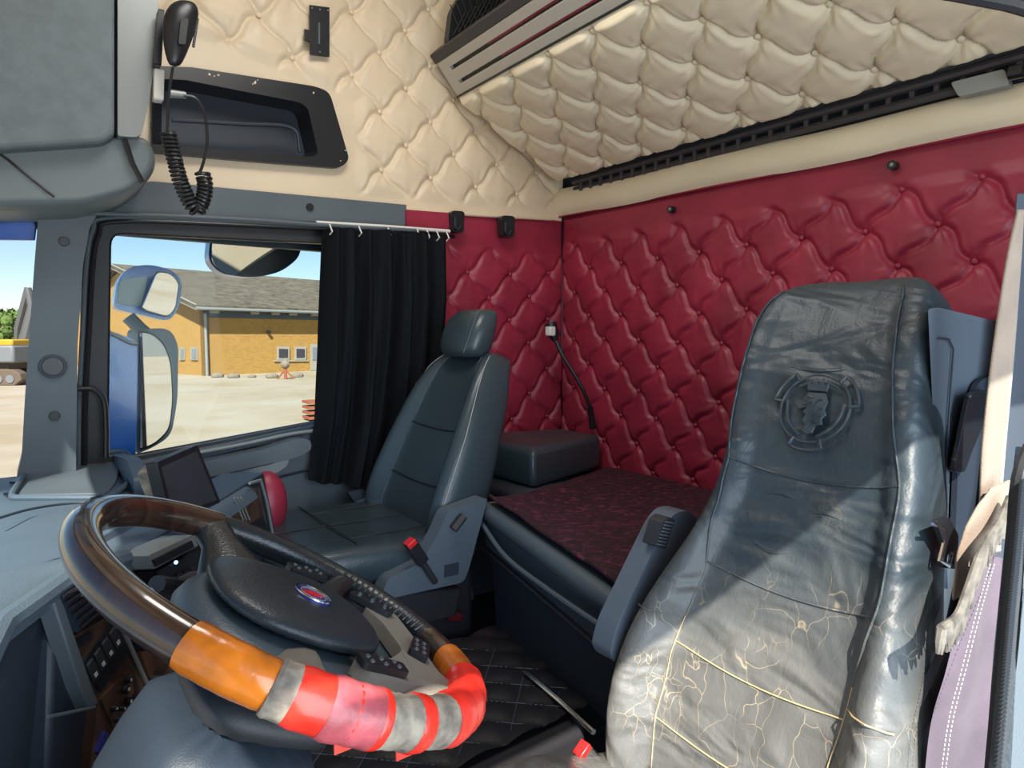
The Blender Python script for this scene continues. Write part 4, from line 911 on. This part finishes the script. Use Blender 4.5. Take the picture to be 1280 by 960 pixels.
# stalk lever right of the column
st = thing('column_stalk', 'dark grey stalk lever with curled end behind the steering wheel', 'lever', (.10, .90, -.40))
MB().tube(spline([AN(a, b, NS, SC_+.10) for a, b in ((196, 730), (222, 732), (240, 724), (256, 724), (266, 738), (262, 756))], 6), [.010]*31, 10).build('arm', 'rubber', st)
MB().tube([AN(246, 735, NS, SC_+.11), AN(252, 770, NS, SC_+.11)], .013, 12).build('grip', 'hub', st)

# tablet
tb = thing('tablet', 'black touchscreen tablet standing on top of the dashboard', 'tablet', AN(232, 600, NS, SC_-.02))
tp = [(196, 578), (247, 556), (276, 628), (214, 652)]
TN = Vector((.80, -.60, .12)).normalized(); tcst = TN.dot(AN(232, 600, NS, SC_+.01))
MB().plate([AN(a, b, TN, tcst) for a, b in rp(tp, 3)], -TN*.018).build('case', 'black', tb, bevel=.003)
MB().plate([AN(a, b, TN, tcst+.001) for a, b in ((202, 584), (246, 564), (271, 625), (217, 644))], -TN*.001).build('screen', 'screen', tb)
MB().plate([AN(a, b, TN, tcst-.022) for a, b in ((186, 590), (196, 578), (216, 652), (204, 640))], -TN*.02).build('cradle', 'worn', tb, bevel=.003)
MB().tube([AN(230, 612, TN, tcst-.025), Vector((.20, 1.30, -.42))], .012, 8).build('stand', 'plastic_d', tb)

rc = tag(MB().ball(AY(334, 630, 1.78), (.052, .055, .092), 20, 14).build('red_cushion', 'red', None), 'small red leather cushion beside the passenger door', 'cushion')
rc.location = (0, 0, 0)
# ================================================================== STEERING WHEEL
KW = .91
WC = Vector((.227, .733, -.310))*KW; t_ = .519; l_ = .122; RW = .225*KW
WU = Vector((math.cos(t_), 0, -math.sin(t_))); WW = Vector((0, math.cos(l_), math.sin(l_))); WN = WU.cross(WW).normalized()
def WP(p, q, h=0): return WC+WU*p+WW*q+WN*h
sw_ = thing('steering_wheel', 'large steering wheel with dark wood and orange rim wrapped in red tape', 'steering wheel', WC)
def rim(a0, a1, r, m_, nm, lab=None, jit=0, bulge=None):
    n_ = max(6, int(abs(a1-a0)/2)); pts = []; rr = []
    for i in range(n_+1):
        a = math.radians(lerp(a0, a1, i/n_)); pts.append(WP(RW*math.cos(a), RW*math.sin(a))); k = r*(1+jit*math.sin(i*2.3)*math.sin(i*1.1+a*3)); 
        if i in (0, n_): k *= .96
        rr.append((k, k*1.08))
    o = MB().tube(pts, rr, 20).build(nm, m_, sw_)
    if lab: o['label'] = lab
    return o
J = 15.0
rim(6.5*J, 15.2*J, .0165, 'rimwood', 'rim_wood', 'dark polished wood upper rim')
rim(-1.3*J, .2*J+2, .0163, 'rimwood', 'rim_wood', 'short dark wood section of the rim')
rim(15.2*J-1, 16.45*J, .0185, 'tape_o', 'rim_wrap', 'glossy orange section', .02)
rim(16.4*J, 16.75*J, .0205, 'worn', 'leather_wrap', 'worn grey leather collar', .03)
rim(16.7*J, 17.75*J, .0215, 'tape_r', 'red_tape', 'bright red tape', .02)
rim(17.2*J, 18.0*J, .0225, 'tape_p', 'red_tape', 'crinkled translucent red tape patch', .05)
rim(17.9*J, 19.9*J, .0205, 'worn', 'leather_wrap', 'cracked grey leather cover', .06)
rim(18.75*J, 19.05*J, .0222, 'tape_r', 'red_tape', 'narrow red tape band', .01)
rim(18.0*J, 18.15*J, .0222, 'tape_r', 'red_tape', 'thin red tape strip', .01)
rim(19.75*J, 22.3*J, .0225, 'tape_r', 'red_tape', 'thick crumpled bundle of red tape', .05)
rim(22.2*J, 23.7*J-4, .0190, 'tape_o', 'rim_wrap', 'orange section near the far spoke', .03)
rim(0.25*J, 6.5*J+1, .0155, 'wheel_l', 'rim_leather', 'black leather far rim', .0)
# peeling bits
for (a, b) in ((18.9, -.02), (17.7, -.01)):
    ang = math.radians(a*J); c = WP(RW*math.cos(ang), RW*math.sin(ang), -.018); MB().box(c+Vector((.0, 0, -.006)), (.014, .002, .014)).build('loose_tape_end', 'tape_r', sw_)
# ribbed grip on the inner far rim
for i in range(16):
    a = math.radians(8+i*2.6); c = WP((RW-.004)*math.cos(a), (RW-.004)*math.sin(a), .002)
    d = Vector(WU*math.cos(a)+WW*math.sin(a)); MB().tube([c-d*.014+WN*.002, c-d*.006+WN*.0118], .0017, 6).build('grip_rib', 'wheel_l', sw_)
# hub
def super_ring(cp, cq, rp_, rq, h, n=40, e=.8, sk=0):
    out = []
    for k in range(n):
        a = 2*PI*k/n; ca, sa = math.cos(a), math.sin(a)
        out.append(WP(cp+rp_*math.copysign(abs(ca)**e, ca)+sk*sa, cq+rq*math.copysign(abs(sa)**e, sa), h))
    return out
MB().loft([super_ring(.03, 0, .125, .125, -.075), super_ring(.03, 0, .132, .128, -.04), super_ring(.03, 0, .118, .112, -.018), super_ring(.03, 0, .108, .104, -.012)]).build('hub_body', 'hub', sw_, sub=1)
MB().loft([super_ring(.012, .008, .098, .092, -.014), super_ring(.012, .008, .096, .090, .004), super_ring(.012, .008, .080, .076, .011), super_ring(.012, .008, .04, .04, .0145), super_ring(.012, .008, .008, .008, .0148)]).build('airbag_cover', 'hubpad', sw_, sub=1)
# lower spoke plate (towards the driver), sunlight painted into its pale colour
low = rp([(.085, -.085), (.122, -.05), (.132, .02), (.125, .06), (.16, .10), (.18, .075), (.165, -.02), (.15, -.09), (.17, -.125), (.14, -.15), (.11, -.13), (.04, -.125), (.03, -.10)], .012)
MB().plate([WP(a, b, -.012) for a, b in low], WN*.016).build('lower_shield', 'hub_lit', sw_, bevel=.005)['label'] = 'lower hub shield in sunlit pale grey'
for (ang, w0, w1) in ((101, .045, .022), (47, .030, .020), (-50, .032, .024), (-104, .036, .022)):
    a = math.radians(ang); d = WU*math.cos(a)+WW*math.sin(a); pts = [WP(.03*0, 0)+d*r_+WN*h for r_, h in ((.085, -.03), (.12, -.020), (.16, -.008), (RW-.004, -.001))]
    MB().tube(pts, [(w0, .016), (w0*.8, .014), (w1, .012), (w1, .012)], 14).build('spoke', 'hub_lit' if ang < 0 else 'wheel_l', sw_)  # near spokes take the painted sunlit tone, far ones plain leather
for (cp, cq, ro) in ((.055, -.115, .1), (.145, -.045, 1.0), (.06, .108, .2), (.135, .065, -.6)):
    u1 = Vector((math.cos(ro), math.sin(ro))); v1 = Vector((-math.sin(ro), math.cos(ro)))
    q = [(-.028, -.010), (.026, -.013), (.032, .008), (-.024, .012)]
    cpod = MB().plate([WP(cp+u1.x*a+v1.x*b, cq+u1.y*a+v1.y*b, .004) for a, b in rp(q, .005)], WN*.007).build('control_pad', 'black', sw_, bevel=.002)
    for k in range(3):
        for r_ in (-.004, .005):
            c = WP(cp+u1.x*(-.017+.017*k)+v1.x*r_, cq+u1.y*(-.017+.017*k)+v1.y*r_, .012); MB().ball(c-WN*.0015, (.0042, .0042, .0012), 8, 5).build('control_button', 'hub', cpod)
            MB().ball(c+WN*.0004, (.0011, .0011, .0008), 6, 4).build('button_mark', 'plastic', cpod)
# hub badge: blue oval with ring and red griffin
bc_ = (.022, .002)
def BP(x, y, h): return WP(bc_[0]+x*.55*.0+(-y)*1.0, bc_[1]-x*0+(x), h)
bad = MB().plate([BP(.021*math.cos(a), .021*math.sin(a), .0145) for a in [2*PI*k/32 for k in range(32)]], WN*.002).build('badge', 'badge_b', sw_)
MB().tube([BP(.020*math.cos(a), .020*math.sin(a), .0168) for a in [2*PI*k/32 for k in range(32)]], .0012, 6, closed=True).build('badge_ring', 'chrome', bad)
MB().tube([BP(.0145*math.cos(a), .0145*math.sin(a), .0168) for a in [2*PI*k/32 for k in range(32)]], .0007, 6, closed=True).build('badge_inner_ring', 'silver', bad)
MB().plate([BP(x*.34, y*.30, .0166) for x, y in head], WN*.001).build('badge_griffin', 'badge_r', bad)
MB().plate([BP(x*.34, y*.30, .0166) for x, y in crown], WN*.001).build('badge_crown', 'badge_r', bad)
# column
sc2 = thing('steering_column', 'dark grey steering column shroud running down behind the wheel', 'column', WC-WN*.25)
def cring(p, q, rx, ry, h, dx=0): return [WP(p+rx*math.copysign(abs(math.cos(a))**.6, math.cos(a)), q+ry*math.copysign(abs(math.sin(a))**.6, math.sin(a)), h) for a in [2*PI*k/20 for k in range(20)]]
MB().loft([cring(.0, -.03, .085, .085, -.50), cring(.0, -.02, .09, .09, -.30), cring(.01, 0, .09, .10, -.16), cring(.015, 0, .085, .095, -.11)]).build('lower_shroud', 'plastic_d', sc2, sub=1)
MB().loft([cring(.01, 0, .075, .08, -.12), cring(.02, 0, .085, .09, -.085), cring(.02, 0, .06, .06, -.07)]).build('upper_collar', 'rubber', sc2, sub=1)

# ================================================================== DRIVER'S SIDE, RIGHT EDGE OF THE PICTURE
bpn = struct('trim_3')
pan = [AY(a, b, 0.3640) for a, b in rp([(1160, 386), (1172, 384), (1264, 406), (1266, 424), (1256, 560), (1240, 700), (1215, 800), (1165, 800), (1170, 600)], [4, 5, 6, 4, 0, 0, 0, 0, 0])]
MB().plate(pan, (0.075, .024, 0)).build('pillar_panel', 'seatpl', bpn, bevel=.010, seg=3)
MB().tube([AY(a, b, 0.3606) for a, b in ((1174, 423), (1186, 424), (1192, 436), (1186, 520), (1180, 640), (1176, 720))], .0015, 6).build('panel_crease', 'plastic_d', bpn)
hdl = MB().plate([AY(a, b, 0.3606) for a, b in rp([(1213, 482), (1222, 472), (1240, 470), (1236, 560), (1222, 596), (1205, 690), (1186, 690), (1190, 590), (1184, 588)], [8, 8, 4, 4, 8, 0, 0, 6, 4])], (0, -.008, 0)).build('grab_recess', 'plastic_d', bpn, bevel=.003)
MB().plate([AY(a, b, 0.3494) for a, b in rp([(1206, 492), (1226, 486), (1224, 530), (1210, 562), (1200, 590), (1187, 588), (1196, 540)], 5)], (0, -.006, 0)).build('grab_slot', 'black', hdl, bevel=.002)
for a, b in ((1211, 495), (1193, 574)): MB().ball(AY(a, b, 0.3405), .004, 10, 6).build('screw', 'rubber', hdl)
MB().plate([AY(a, b, 0.3302) for a, b in ((1272, 240), (1330, 240), (1330, 1000), (1170, 1000), (1200, 800), (1236, 620), (1258, 420))], (.03, .01, 0)).build('inner_pillar', 'seatpl', bpn, bevel=.004)
# seat belt, buckle tongue, fringe
def ribbon(L, R, th, name, m_, par, wav=0):
    a = spline(L, 12); b = spline(R, 12); g = []
    for i, (p, q) in enumerate(zip(a, b)):
        g.append([p.lerp(q, k/6)+Vector((wav*math.sin(i*.7+k), 0, 0)) for k in range(7)])
    o = MB().grid(g).build(name, m_, par); q = o.modifiers.new('s', 'SOLIDIFY'); q.thickness = th; q.offset = 0; return o
sb = thing('seat_belt', 'worn beige seat belt hanging at the right edge beside the driver seat', 'belt', AY(1250, 500, 0.2858))
ribbon([AY(1272, 262, 0.2731), AY(1258, 330, 0.2794), AY(1240, 450, 0.2858), AY(1228, 560, 0.2921), AY(1224, 640, 0.2946), AY(1212, 690, 0.2984)],
       [AY(1279, 262, 0.2692), AY(1275, 330, 0.2731), AY(1266, 450, 0.2769), AY(1256, 560, 0.2819), AY(1250, 640, 0.2858), AY(1250, 690, 0.2858)], .003, 'upper_strap', 'belt', sb)
ribbon([AY(1238, 610, 0.2819), AY(1215, 645, 0.2858), AY(1198, 690, 0.2921), AY(1191, 750, 0.2946)],
       [AY(1262, 600, 0.2692), AY(1254, 640, 0.2718), AY(1240, 680, 0.2756), AY(1205, 745, 0.2845)], .003, 'folded_strap', 'belt', sb, .001)
ton = MB().plate([AY(a, b, 0.3175) for a, b in rp([(1164, 650), (1180, 645), (1192, 668), (1190, 710), (1172, 708), (1174, 680)], 3)], (0, -.006, 0), [[AY(a, b, 0.3175) for a, b in ((1178, 692), (1187, 692), (1186, 704), (1177, 702))]]).build('belt_tongue', 'black', sb, bevel=.002)
MB().tube([AY(a, b, 0.3124) for a, b in ((1166, 655), (1178, 660), (1180, 676), (1174, 700), (1186, 708), (1190, 690))], .0025, 6).build('tongue_edge', 'chrome', sb)
fg = thing('curtain_fringe', 'grey tasselled fringe hanging below the beige belt', 'fringe', AY(1230, 700, 0.2600))
ed = spline([AY(a, b, 0.2600) for a, b in ((1262, 622), (1250, 650), (1236, 672), (1222, 700), (1210, 735), (1196, 770), (1176, 785))], 9)
for i, p in enumerate(ed):
    d = Vector((-.006+.012*random.random(), .004*(random.random()-.5), -.022-.012*random.random()))
    MB().tube([p, p+d*.5+Vector((random.uniform(-.003, .003), 0, 0)), p+d], [.0048, .004, .002], 6).build('tassel', 'fringe', fg)
MB().tube(ed, .0045, 8).build('braid', 'fringe', fg)
# suede curtain beside the driver's seat
dcn = thing('suede_curtain', 'faded mauve suede curtain with white stitching bunched at the right edge', 'curtain', AY(1210, 850, 0.2667))
def cgrid(L, R, n_, m_, amp, fr_, ph_=0):
    a = spline(L, 10); b = spline(R, 10); g = []
    for i, (p, q) in enumerate(zip(a, b)):
        g.append([p.lerp(q, k/n_)+Vector((amp*math.sin(k/n_*fr_+i*.05+ph_), amp*.6*math.cos(k/n_*fr_+ph_), 0)) for k in range(n_+1)])
    return MB().grid(g)
cgrid([AY(1232, 690, 0.2603), AY(1205, 760, 0.2667), AY(1185, 840, 0.2731), AY(1165, 910, 0.2794), AY(1155, 1000, 0.2858)],
      [AY(1252, 700, 0.2540), AY(1252, 760, 0.2540), AY(1250, 850, 0.2540), AY(1236, 920, 0.2603), AY(1228, 1000, 0.2667)], 24, None, .006, 9).build('cloth_front', 'suede', dcn)
cgrid([AY(1190, 770, 0.2984), AY(1160, 840, 0.3048), AY(1130, 900, 0.3111), AY(1105, 1000, 0.3175)],
      [AY(1228, 740, 0.2858), AY(1205, 820, 0.2921), AY(1180, 900, 0.2984), AY(1168, 1000, 0.3048)], 20, None, .006, 11, 1).build('cloth_fold', 'suede_d', dcn)
for off in (0, 5):
    pth = spline([AY(a+off, b, 0.2527) for a, b in ((1238, 705), (1222, 760), (1204, 830), (1186, 900), (1176, 970))], 12)
    for i in range(0, len(pth)-1, 1):
        MB().tube([pth[i], pth[i].lerp(pth[i+1], .55)], .0006, 5).build('stitch', 'stitch', dcn)
for i in range(5):
    p = AY(1190+i*3, 770+i*12, 0.2718); MB().tube([p, p+Vector((.004, 0, -.012))], .001, 5).build('stitch', 'stitch', dcn)
# door seal at the very edge
d2 = struct('door_2')
MB().tube(spline([AY(a, b, 0.0850) for a, b in ((1290, 560), (1276, 600), (1269, 680), (1261, 760), (1254, 840), (1243, 960), (1240, 1000))], 8), .0036, 10).build('door_seal', 'rubber', d2)
pth = spline([AY(a, b, 0.0830) for a, b in ((1276, 600), (1269, 680), (1261, 760), (1254, 840), (1243, 960))], 22)
for p in pth: MB().tube([p+Vector((-.0035, -.001, 0)), p+Vector((.0035, -.001, 0))], .0007, 5).build('seal_ridge', 'black', d2)
MB().plate([AY(a, b, 0.0920) for a, b in ((1290, 560), (1286, 560), (1286, 1000), (1244, 1000), (1258, 820), (1276, 640))], (.0, .005, 0)).build('frame_panel', 'plastic_d', d2)
MB().plate([AY(a, b, 0.0810) for a, b in ((1292, 640), (1286, 640), (1286, 1000), (1262, 1000), (1270, 840))], (.0, .004, 0)).build('sill_strip', 'plastic', d2)

# ================================================================== OUTSIDE: MIRRORS
mm = thing('main_mirror', 'tall grey-framed door mirror outside the passenger window', 'mirror', AY(198, 490, 2.36))
mo = rp([(172, 412), (205, 410), (216, 416), (223, 432), (222, 500), (214, 545), (190, 560), (170, 568)], [6, 10, 10, 14, 14, 14, 14, 6])
mi = rp([(175, 412), (188, 414), (204, 426), (214, 450), (217, 500), (212, 540), (192, 558), (174, 564)], [2, 12, 12, 14, 14, 12, 12, 4])
MB().plate(onY(mo, 2.40), (-.02, .09, 0)).build('housing', 'housing', mm, bevel=.015, seg=3)
mn = Vector((.627, -.778, .0)).normalized(); 
MB().plate(onY(mi, 2.394), (0, .004, 0)).build('mirror_rim', 'black', mm)
mcst = mn.dot(AY(195, 490, 2.345))
mi2 = [((a-196)*.93+196, (b-488)*.95+488) for a, b in mi]
MB().plate([AN(a, b, mn, mcst) for a, b in mi2], -mn*.004).build('mirror_glass', 'mirror', mm)
MB().tube([AY(160, 396, 2.42), AY(176, 412, 2.42), AY(186, 420, 2.42)], .022, 10).build('bracket', 'housing', mm)
wm = thing('wide_angle_mirror', 'small rounded wide-angle mirror above the main door mirror', 'mirror', AY(185, 366, 2.4))
wo_ = rp([(146, 352), (160, 334), (188, 330), (216, 338), (228, 352), (224, 385), (212, 402), (180, 394), (142, 386)], [12, 14, 14, 12, 10, 14, 14, 14, 10])
MB().plate(onY(wo_, 2.42), (0, .09, 0)).build('housing', 'blue', wm, bevel=.03, seg=4)
wi = rp([(196, 338), (214, 340), (226, 354), (221, 385), (211, 398), (184, 390), (176, 386)], [6, 8, 10, 12, 12, 10, 6])
MB().plate(onY(wi, 2.405), (0, .02, 0)).build('mirror_rim', 'housing', wm, bevel=.003)
wi2 = [((a-203)*.92+203, (b-368)*.92+368) for a, b in wi]; m2 = Vector((.63, -.77, -.10)).normalized(); c2_ = m2.dot(AY(203, 368, 2.365))
MB().plate([AN(a, b, m2, c2_) for a, b in wi2], -m2*.003).build('mirror_glass', 'mirror', wm)
MB().plate(onY(rp([(150, 350), (186, 344), (176, 384), (146, 380)], 6), 2.415), (0, .01, 0)).build('silver_face', 'silver', wm, bevel=.004)
km = thing('kerb_mirror', 'half-round kerb mirror hanging at the top of the passenger window', 'mirror', AY(318, 320, 2.4))
ko = rp([(263, 296), (378, 303), (374, 322), (352, 340), (315, 348), (275, 342), (260, 326)], [4, 4, 14, 20, 20, 14, 12])
MB().plate(onY(ko, 2.42), (0, .07, 0)).build('housing', 'blue', km, bevel=.02, seg=3)
MB().plate(onY([((a-318)*.97+318, (b-322)*.97+322) for a, b in ko], 2.412), (0, .01, 0)).build('mirror_rim', 'black', km)
kn_ = Vector((.44, -.73, -.62)).normalized(); kc = kn_.dot(AY(318, 320, 2.39))
MB().plate([AN((a-318)*.93+318, (b-322)*.92+323, kn_, kc) for a, b in ko], -kn_*.003).build('mirror_glass', 'mirror', km)
MB().plate(onY([(275, 288), (350, 292), (350, 304), (275, 298)], 2.43), (0, .08, 0)).build('bracket', 'blue', km, bevel=.008)
bd = thing('side_deflector', 'blue painted wind deflector on the cab corner ahead of the mirror', 'deflector', AY(152, 500, 2.3))
MB().plate(onY(rp([(120, 412), (140, 414), (172, 426), (172, 470), (168, 640), (118, 640)], [4, 8, 8, 4, 0, 0]), 2.30), (0, .04, 0)).build('panel', 'blue', bd, bevel=.02, seg=4)
MB().tube(spline(onY([(134, 414), (150, 422), (162, 428), (172, 430)], 2.285), 5), .006, 8).build('top_edge', 'silver', bd)

# ================================================================== OUTSIDE: YARD AND BUILDING
GZ = -2.6
gr = MB().box((0, 0, GZ-.05), (900, 900, .1)).build('ground', 'ground'); gr['kind'] = 'structure'
def LD(lat, dep, z=0): v = R_*lat+F0*dep; return Vector((v.x, v.y, z))
A_ = LD(-20.0, 41.6); fd = (R_*.618+F0*.786); fd.z = 0; fd.normalize(); gd = (R_*-.786+F0*.618).normalized()
bd_ = thing('brick_building', 'long yellow brick building with weathered grey gable roof across the yard', 'building', (A_.x, A_.y, GZ))
EZ = 1.75; RZ = 5.2; W_ = 25.0; LN = 60.0
def BD(s, g_, z): return Vector((A_.x+fd.x*s+gd.x*g_, A_.y+fd.y*s+gd.y*g_, z))
dv = lambda s, g_, z: BD(s, g_, z)
MB().plate([BD(0, 0, GZ), BD(LN, 0, GZ), BD(LN, 0, EZ), BD(0, 0, EZ)], gd*.4).build('front_wall', 'brick', bd_)
MB().plate([BD(0, 0, GZ), BD(0, W_, GZ), BD(0, W_, EZ), BD(0, W_/2, RZ-.2), BD(0, 0, EZ)], fd*.4).build('gable_wall', 'brick', bd_)
ov = .9
MB().plate([BD(-ov, -ov, EZ-.05), BD(LN, -ov, EZ-.05), BD(LN, W_/2, RZ), BD(-ov, W_/2, RZ)], Vector((0, 0, .25))).build('roof_slope', 'roof', bd_)
MB().plate([BD(-ov, W_+ov, EZ-.05), BD(LN, W_+ov, EZ-.05), BD(LN, W_/2, RZ), BD(-ov, W_/2, RZ)], Vector((0, 0, .25))).build('roof_slope', 'roof', bd_)
MB().tube([BD(-ov, -ov-.08, EZ-.02), BD(LN, -ov-.08, EZ-.02)], .10, 8).build('gutter', 'silver', bd_)
MB().plate([BD(.1, -.03, EZ-.55), BD(LN, -.03, EZ-.55), BD(LN, -.03, EZ-.1), BD(.1, -.03, EZ-.1)], gd*-.06).build('eave_shade', 'shade_and_roof', bd_)  # dark band laid on the wall to paint in the eave's shadow
MB().plate([BD(-ov, -ov, EZ-.1), BD(-ov, W_/2, RZ-.05), BD(-ov, W_/2, RZ+.3), BD(-ov, -ov, EZ+.25)], fd*.1).build('barge_board', 'frame', bd_)
MB().tube([BD(.1, -.12, GZ), BD(.1, -.12, EZ-.3)], .09, 8).build('downpipe', 'silver', bd_)
def hitF(px, py, g_=0):   # ray to facade plane
    n = gd; return AN(px, py, n, n.dot(BD(0, g_, 0)))
def fquad(x0, x1, y0, y1, off): return [hitF(a, b, off) for a, b in ((x0, y0), (x1, y0+.3), (x1, y1-.3), (x0, y1))]
for (x0, x1) in ((347, 362), (369, 383)):
    f_ = MB().plate(fquad(x0, x1, 433, 450, -.12), gd*.1).build('window_frame', 'frame', bd_)
    MB().plate(fquad(x0+2, x1-2, 436, 447, -.16), gd*.05).build('pane', 'screen', f_)
f_ = MB().plate(fquad(389, 402, 430, 463, -.12), gd*.1).build('entry_door', 'frame', bd_)
MB().plate(fquad(391, 397, 434, 450, -.16), gd*.05).build('door_glass', 'housing', f_)
MB().plate(fquad(343, 386, 450, 452, -.10), gd*.1).build('sill_course', 'frame', bd_)
for a in (268, 318, 344, 366, 393): 
    p = hitF(a, 390+(a-268)*.03, -.3); MB().box(p, (.55, .3, .16)).build('wall_lamp', 'frame', bd_)
gn = fd
for (x0, x1) in ((224, 230), (238, 246)):
    q = [AN(a, b, gn, gn.dot(BD(0, 0, 0))-.1) for a, b in ((x0, 434), (x1, 434), (x1, 450), (x0, 450))]
    f_ = MB().plate(q, gn*.08).build('window_frame', 'frame', bd_)
    q = [AN(a, b, gn, gn.dot(BD(0, 0, 0))-.14) for a, b in ((x0+1.3, 436), (x1-1.3, 436), (x1-1.3, 448), (x0+1.3, 448))]
    MB().plate(q, gn*.03).build('pane', 'housing', f_)
p = hitF(335, 415, -.1); MB().tube([p, p-gd*.2], .12, 8).build('wall_vent', 'black', bd_)

def onG(px, py): return AZ(px, py, GZ)
# rubble and a standpipe in front of the building
RL = ['leftmost pale rubble lump beside the downpipe foot of the brick building', 'second pale rubble lump from the downpipe', 'pale rubble lump midway between downpipe and small windows', 'pale rubble lump just left of the standpipe', 'pale rubble lump right of the standpipe below the second window']
for i in range(5):
    px = (272, 292, 315, 340, 372)[i]; c = onG(px, 472+random.uniform(-1, 2)); s = random.uniform(.16, .3)
    tag(MB().ball(c+Vector((0, 0, s*.4)), (s*1.5, s, s*.7), 7, 5).build('rubble_stone', 'stone', None, smooth=False), RL[i], 'rubble', 'rubble lumps before the brick building')
hy = thing('standpipe', 'small rusty standpipe standing before the brick building windows', 'standpipe', onG(357, 474))
c = onG(357, 474); MB().tube([c, c+Vector((0, 0, .9))], .10, 8).build('pipe', 'rooftile', hy); MB().ball(c+Vector((0, 0, .9)), .28, 8, 6).build('head', 'stone', hy)
MB().tube([c+Vector((0, 0, .6)), c+LD(.5, 0, 0)], .05, 6).build('brace', 'rooftile', hy); MB().tube([c+Vector((0, 0, .6)), c-LD(.5, 0, 0)], .05, 6).build('brace', 'rooftile', hy)
for i, b in enumerate((500, 505, 510, 515)):
    pass
bs = thing('brick_stack', 'small stack of reddish boards at the curtain edge of the yard', 'stack', onG(402, 524))
for i in range(4):
    c = onG(402, 524)+Vector((0, 0, .09+i*.16)); MB().box(c, (1.0, .6, .08)).build('board', 'rooftile', bs)

# excavator at the left edge, seen past the windscreen pillar
ex = thing('excavator', 'yellow and grey tracked excavator parked beyond the windscreen on the left', 'excavator', onG(14, 480))
ec = onG(14, 480); ex_u = R_; ex_v = F0
def EX(a, b, z): return Vector((ec.x+ex_u.x*a+ex_v.x*b, ec.y+ex_u.y*a+ex_v.y*b, GZ+z))
axs = (Vector(ex_u), Vector(ex_v), Vector((0, 0, 1)))
for b in (-.9, .9):
    MB().loft([[EX(x, b+o_, z) for x, z in ((-2.0, .25), (-1.6, 0), (1.1, 0), (1.5, .3), (1.4, .65), (1.0, .85), (-1.5, .85), (-2.0, .6))] for o_ in (-.3, .3)]).build('track', 'track', ex, bevel=.05)
    for x in (-1.5, -.9, -.3, .3, .9): MB().tube([EX(x, b-.34, .35), EX(x, b-.3, .35)], .22, 10).build('roller', 'grey', ex)
MB().box(EX(-.3, 0, 1.0), (1.6, 1.5, .3), axs).build('undercarriage', 'track', ex)
MB().box(EX(-.5, 0, 1.65), (3.2, 2.3, .95), axs).build('engine_deck', 'grey', ex, bevel=.12)
MB().box(EX(.2, 0, 2.25), (1.7, 2.2, .35), axs).build('hood', 'yellow', ex, bevel=.08)
cb = MB().box(EX(-1.4, -.5, 2.4), (1.1, 1.1, 1.3), axs).build('cab', 'grey', ex, bevel=.08)
MB().box(EX(-1.4, -1.06, 2.5), (.85, .05, .8), axs).build('cab_window', 'screen', cb)
MB().tube([EX(.6, .3, 2.2), EX(1.1, .4, 4.2), EX(.9, .4, 5.2)], [.3, .24, .16], 8).build('boom', 'boom', ex)
MB().tube([EX(.9, .4, 5.2), EX(.2, .4, 3.0), EX(.1, .4, 2.2)], [.16, .16, .1], 8).build('stick', 'boom', ex)

def tree(px, d, h, w_, lab, grp=None, nm='leafy_tree'):
    c = LD((px-640)/F*d, d, GZ); t = thing(nm, lab, 'tree', c, grp)
    MB().tube([c, c+Vector((0, 0, h*.6))], [.35, .2], 8).build('trunk', 'trunk', t)
    mb = MB(); rr = random.Random(int(px*7+d))
    for i in range(26):
        p = c+Vector((rr.uniform(-1, 1)*w_*.5, rr.uniform(-1, 1)*w_*.5, h*(.5+.5*rr.random()))); mb.ball(p, rr.uniform(.12, .22)*w_, 7, 5)
    # leaves
    for i in range(900):
        a, b_ = rr.uniform(0, 6.28), rr.uniform(-1, 1); r0_ = w_*.62; p = c+Vector((r0_*math.cos(a)*math.sqrt(1-b_*b_), r0_*math.sin(a)*math.sqrt(1-b_*b_), h*.75+b_*h*.3)); u = Vector((rr.uniform(-1, 1), rr.uniform(-1, 1), rr.uniform(-1, 1))).normalized()*w_*.05; v = u.orthogonal()
        mb.add([p, p+u, p+u+v, p+v], [(0, 1, 2, 3)])
    o = mb.build('foliage', 'tree', t, smooth=False); o['kind'] = 'stuff'
tree(4, 75, 5.4, 5, 'round green tree behind the red-roofed house')
tree(28, 60, 4.5, 3.2, 'narrow olive tree beside the excavator boom')
tree(-30, 80, 5.6, 7, 'broad green tree at the far left edge of the yard')
hs = thing('red_roof_house', 'low house with red roof behind the excavator', 'house', LD(-52, 68, GZ))
hc = LD((2-640)/F*66, 66, GZ)
MB().box(hc+Vector((0, 0, 1.3)), (8, 5, 2.6), axs).build('wall', 'white', hs)
MB().loft([[hc+R_*(-4.5)+F0*b+Vector((0, 0, z)) for b, z in ((-3, 2.6), (3, 2.6), (0, 3.9))], [hc+R_*(4.0)+F0*b+Vector((0, 0, z)) for b, z in ((-3, 2.6), (3, 2.6), (0, 3.9))]]).build('roof', 'rooftile', hs)
# warehouse that the mirror shows behind the truck
wh = thing('warehouse', 'long pale metal warehouse seen reflected in the main mirror', 'warehouse', (90, -8, GZ))
MB().box((100, -8, GZ+3), (20, 40, 6)).build('wall', 'silver', wh); MB().box((100, -8, GZ+6.3), (21, 42, .6)).build('roof', 'shade_and_roof', wh)
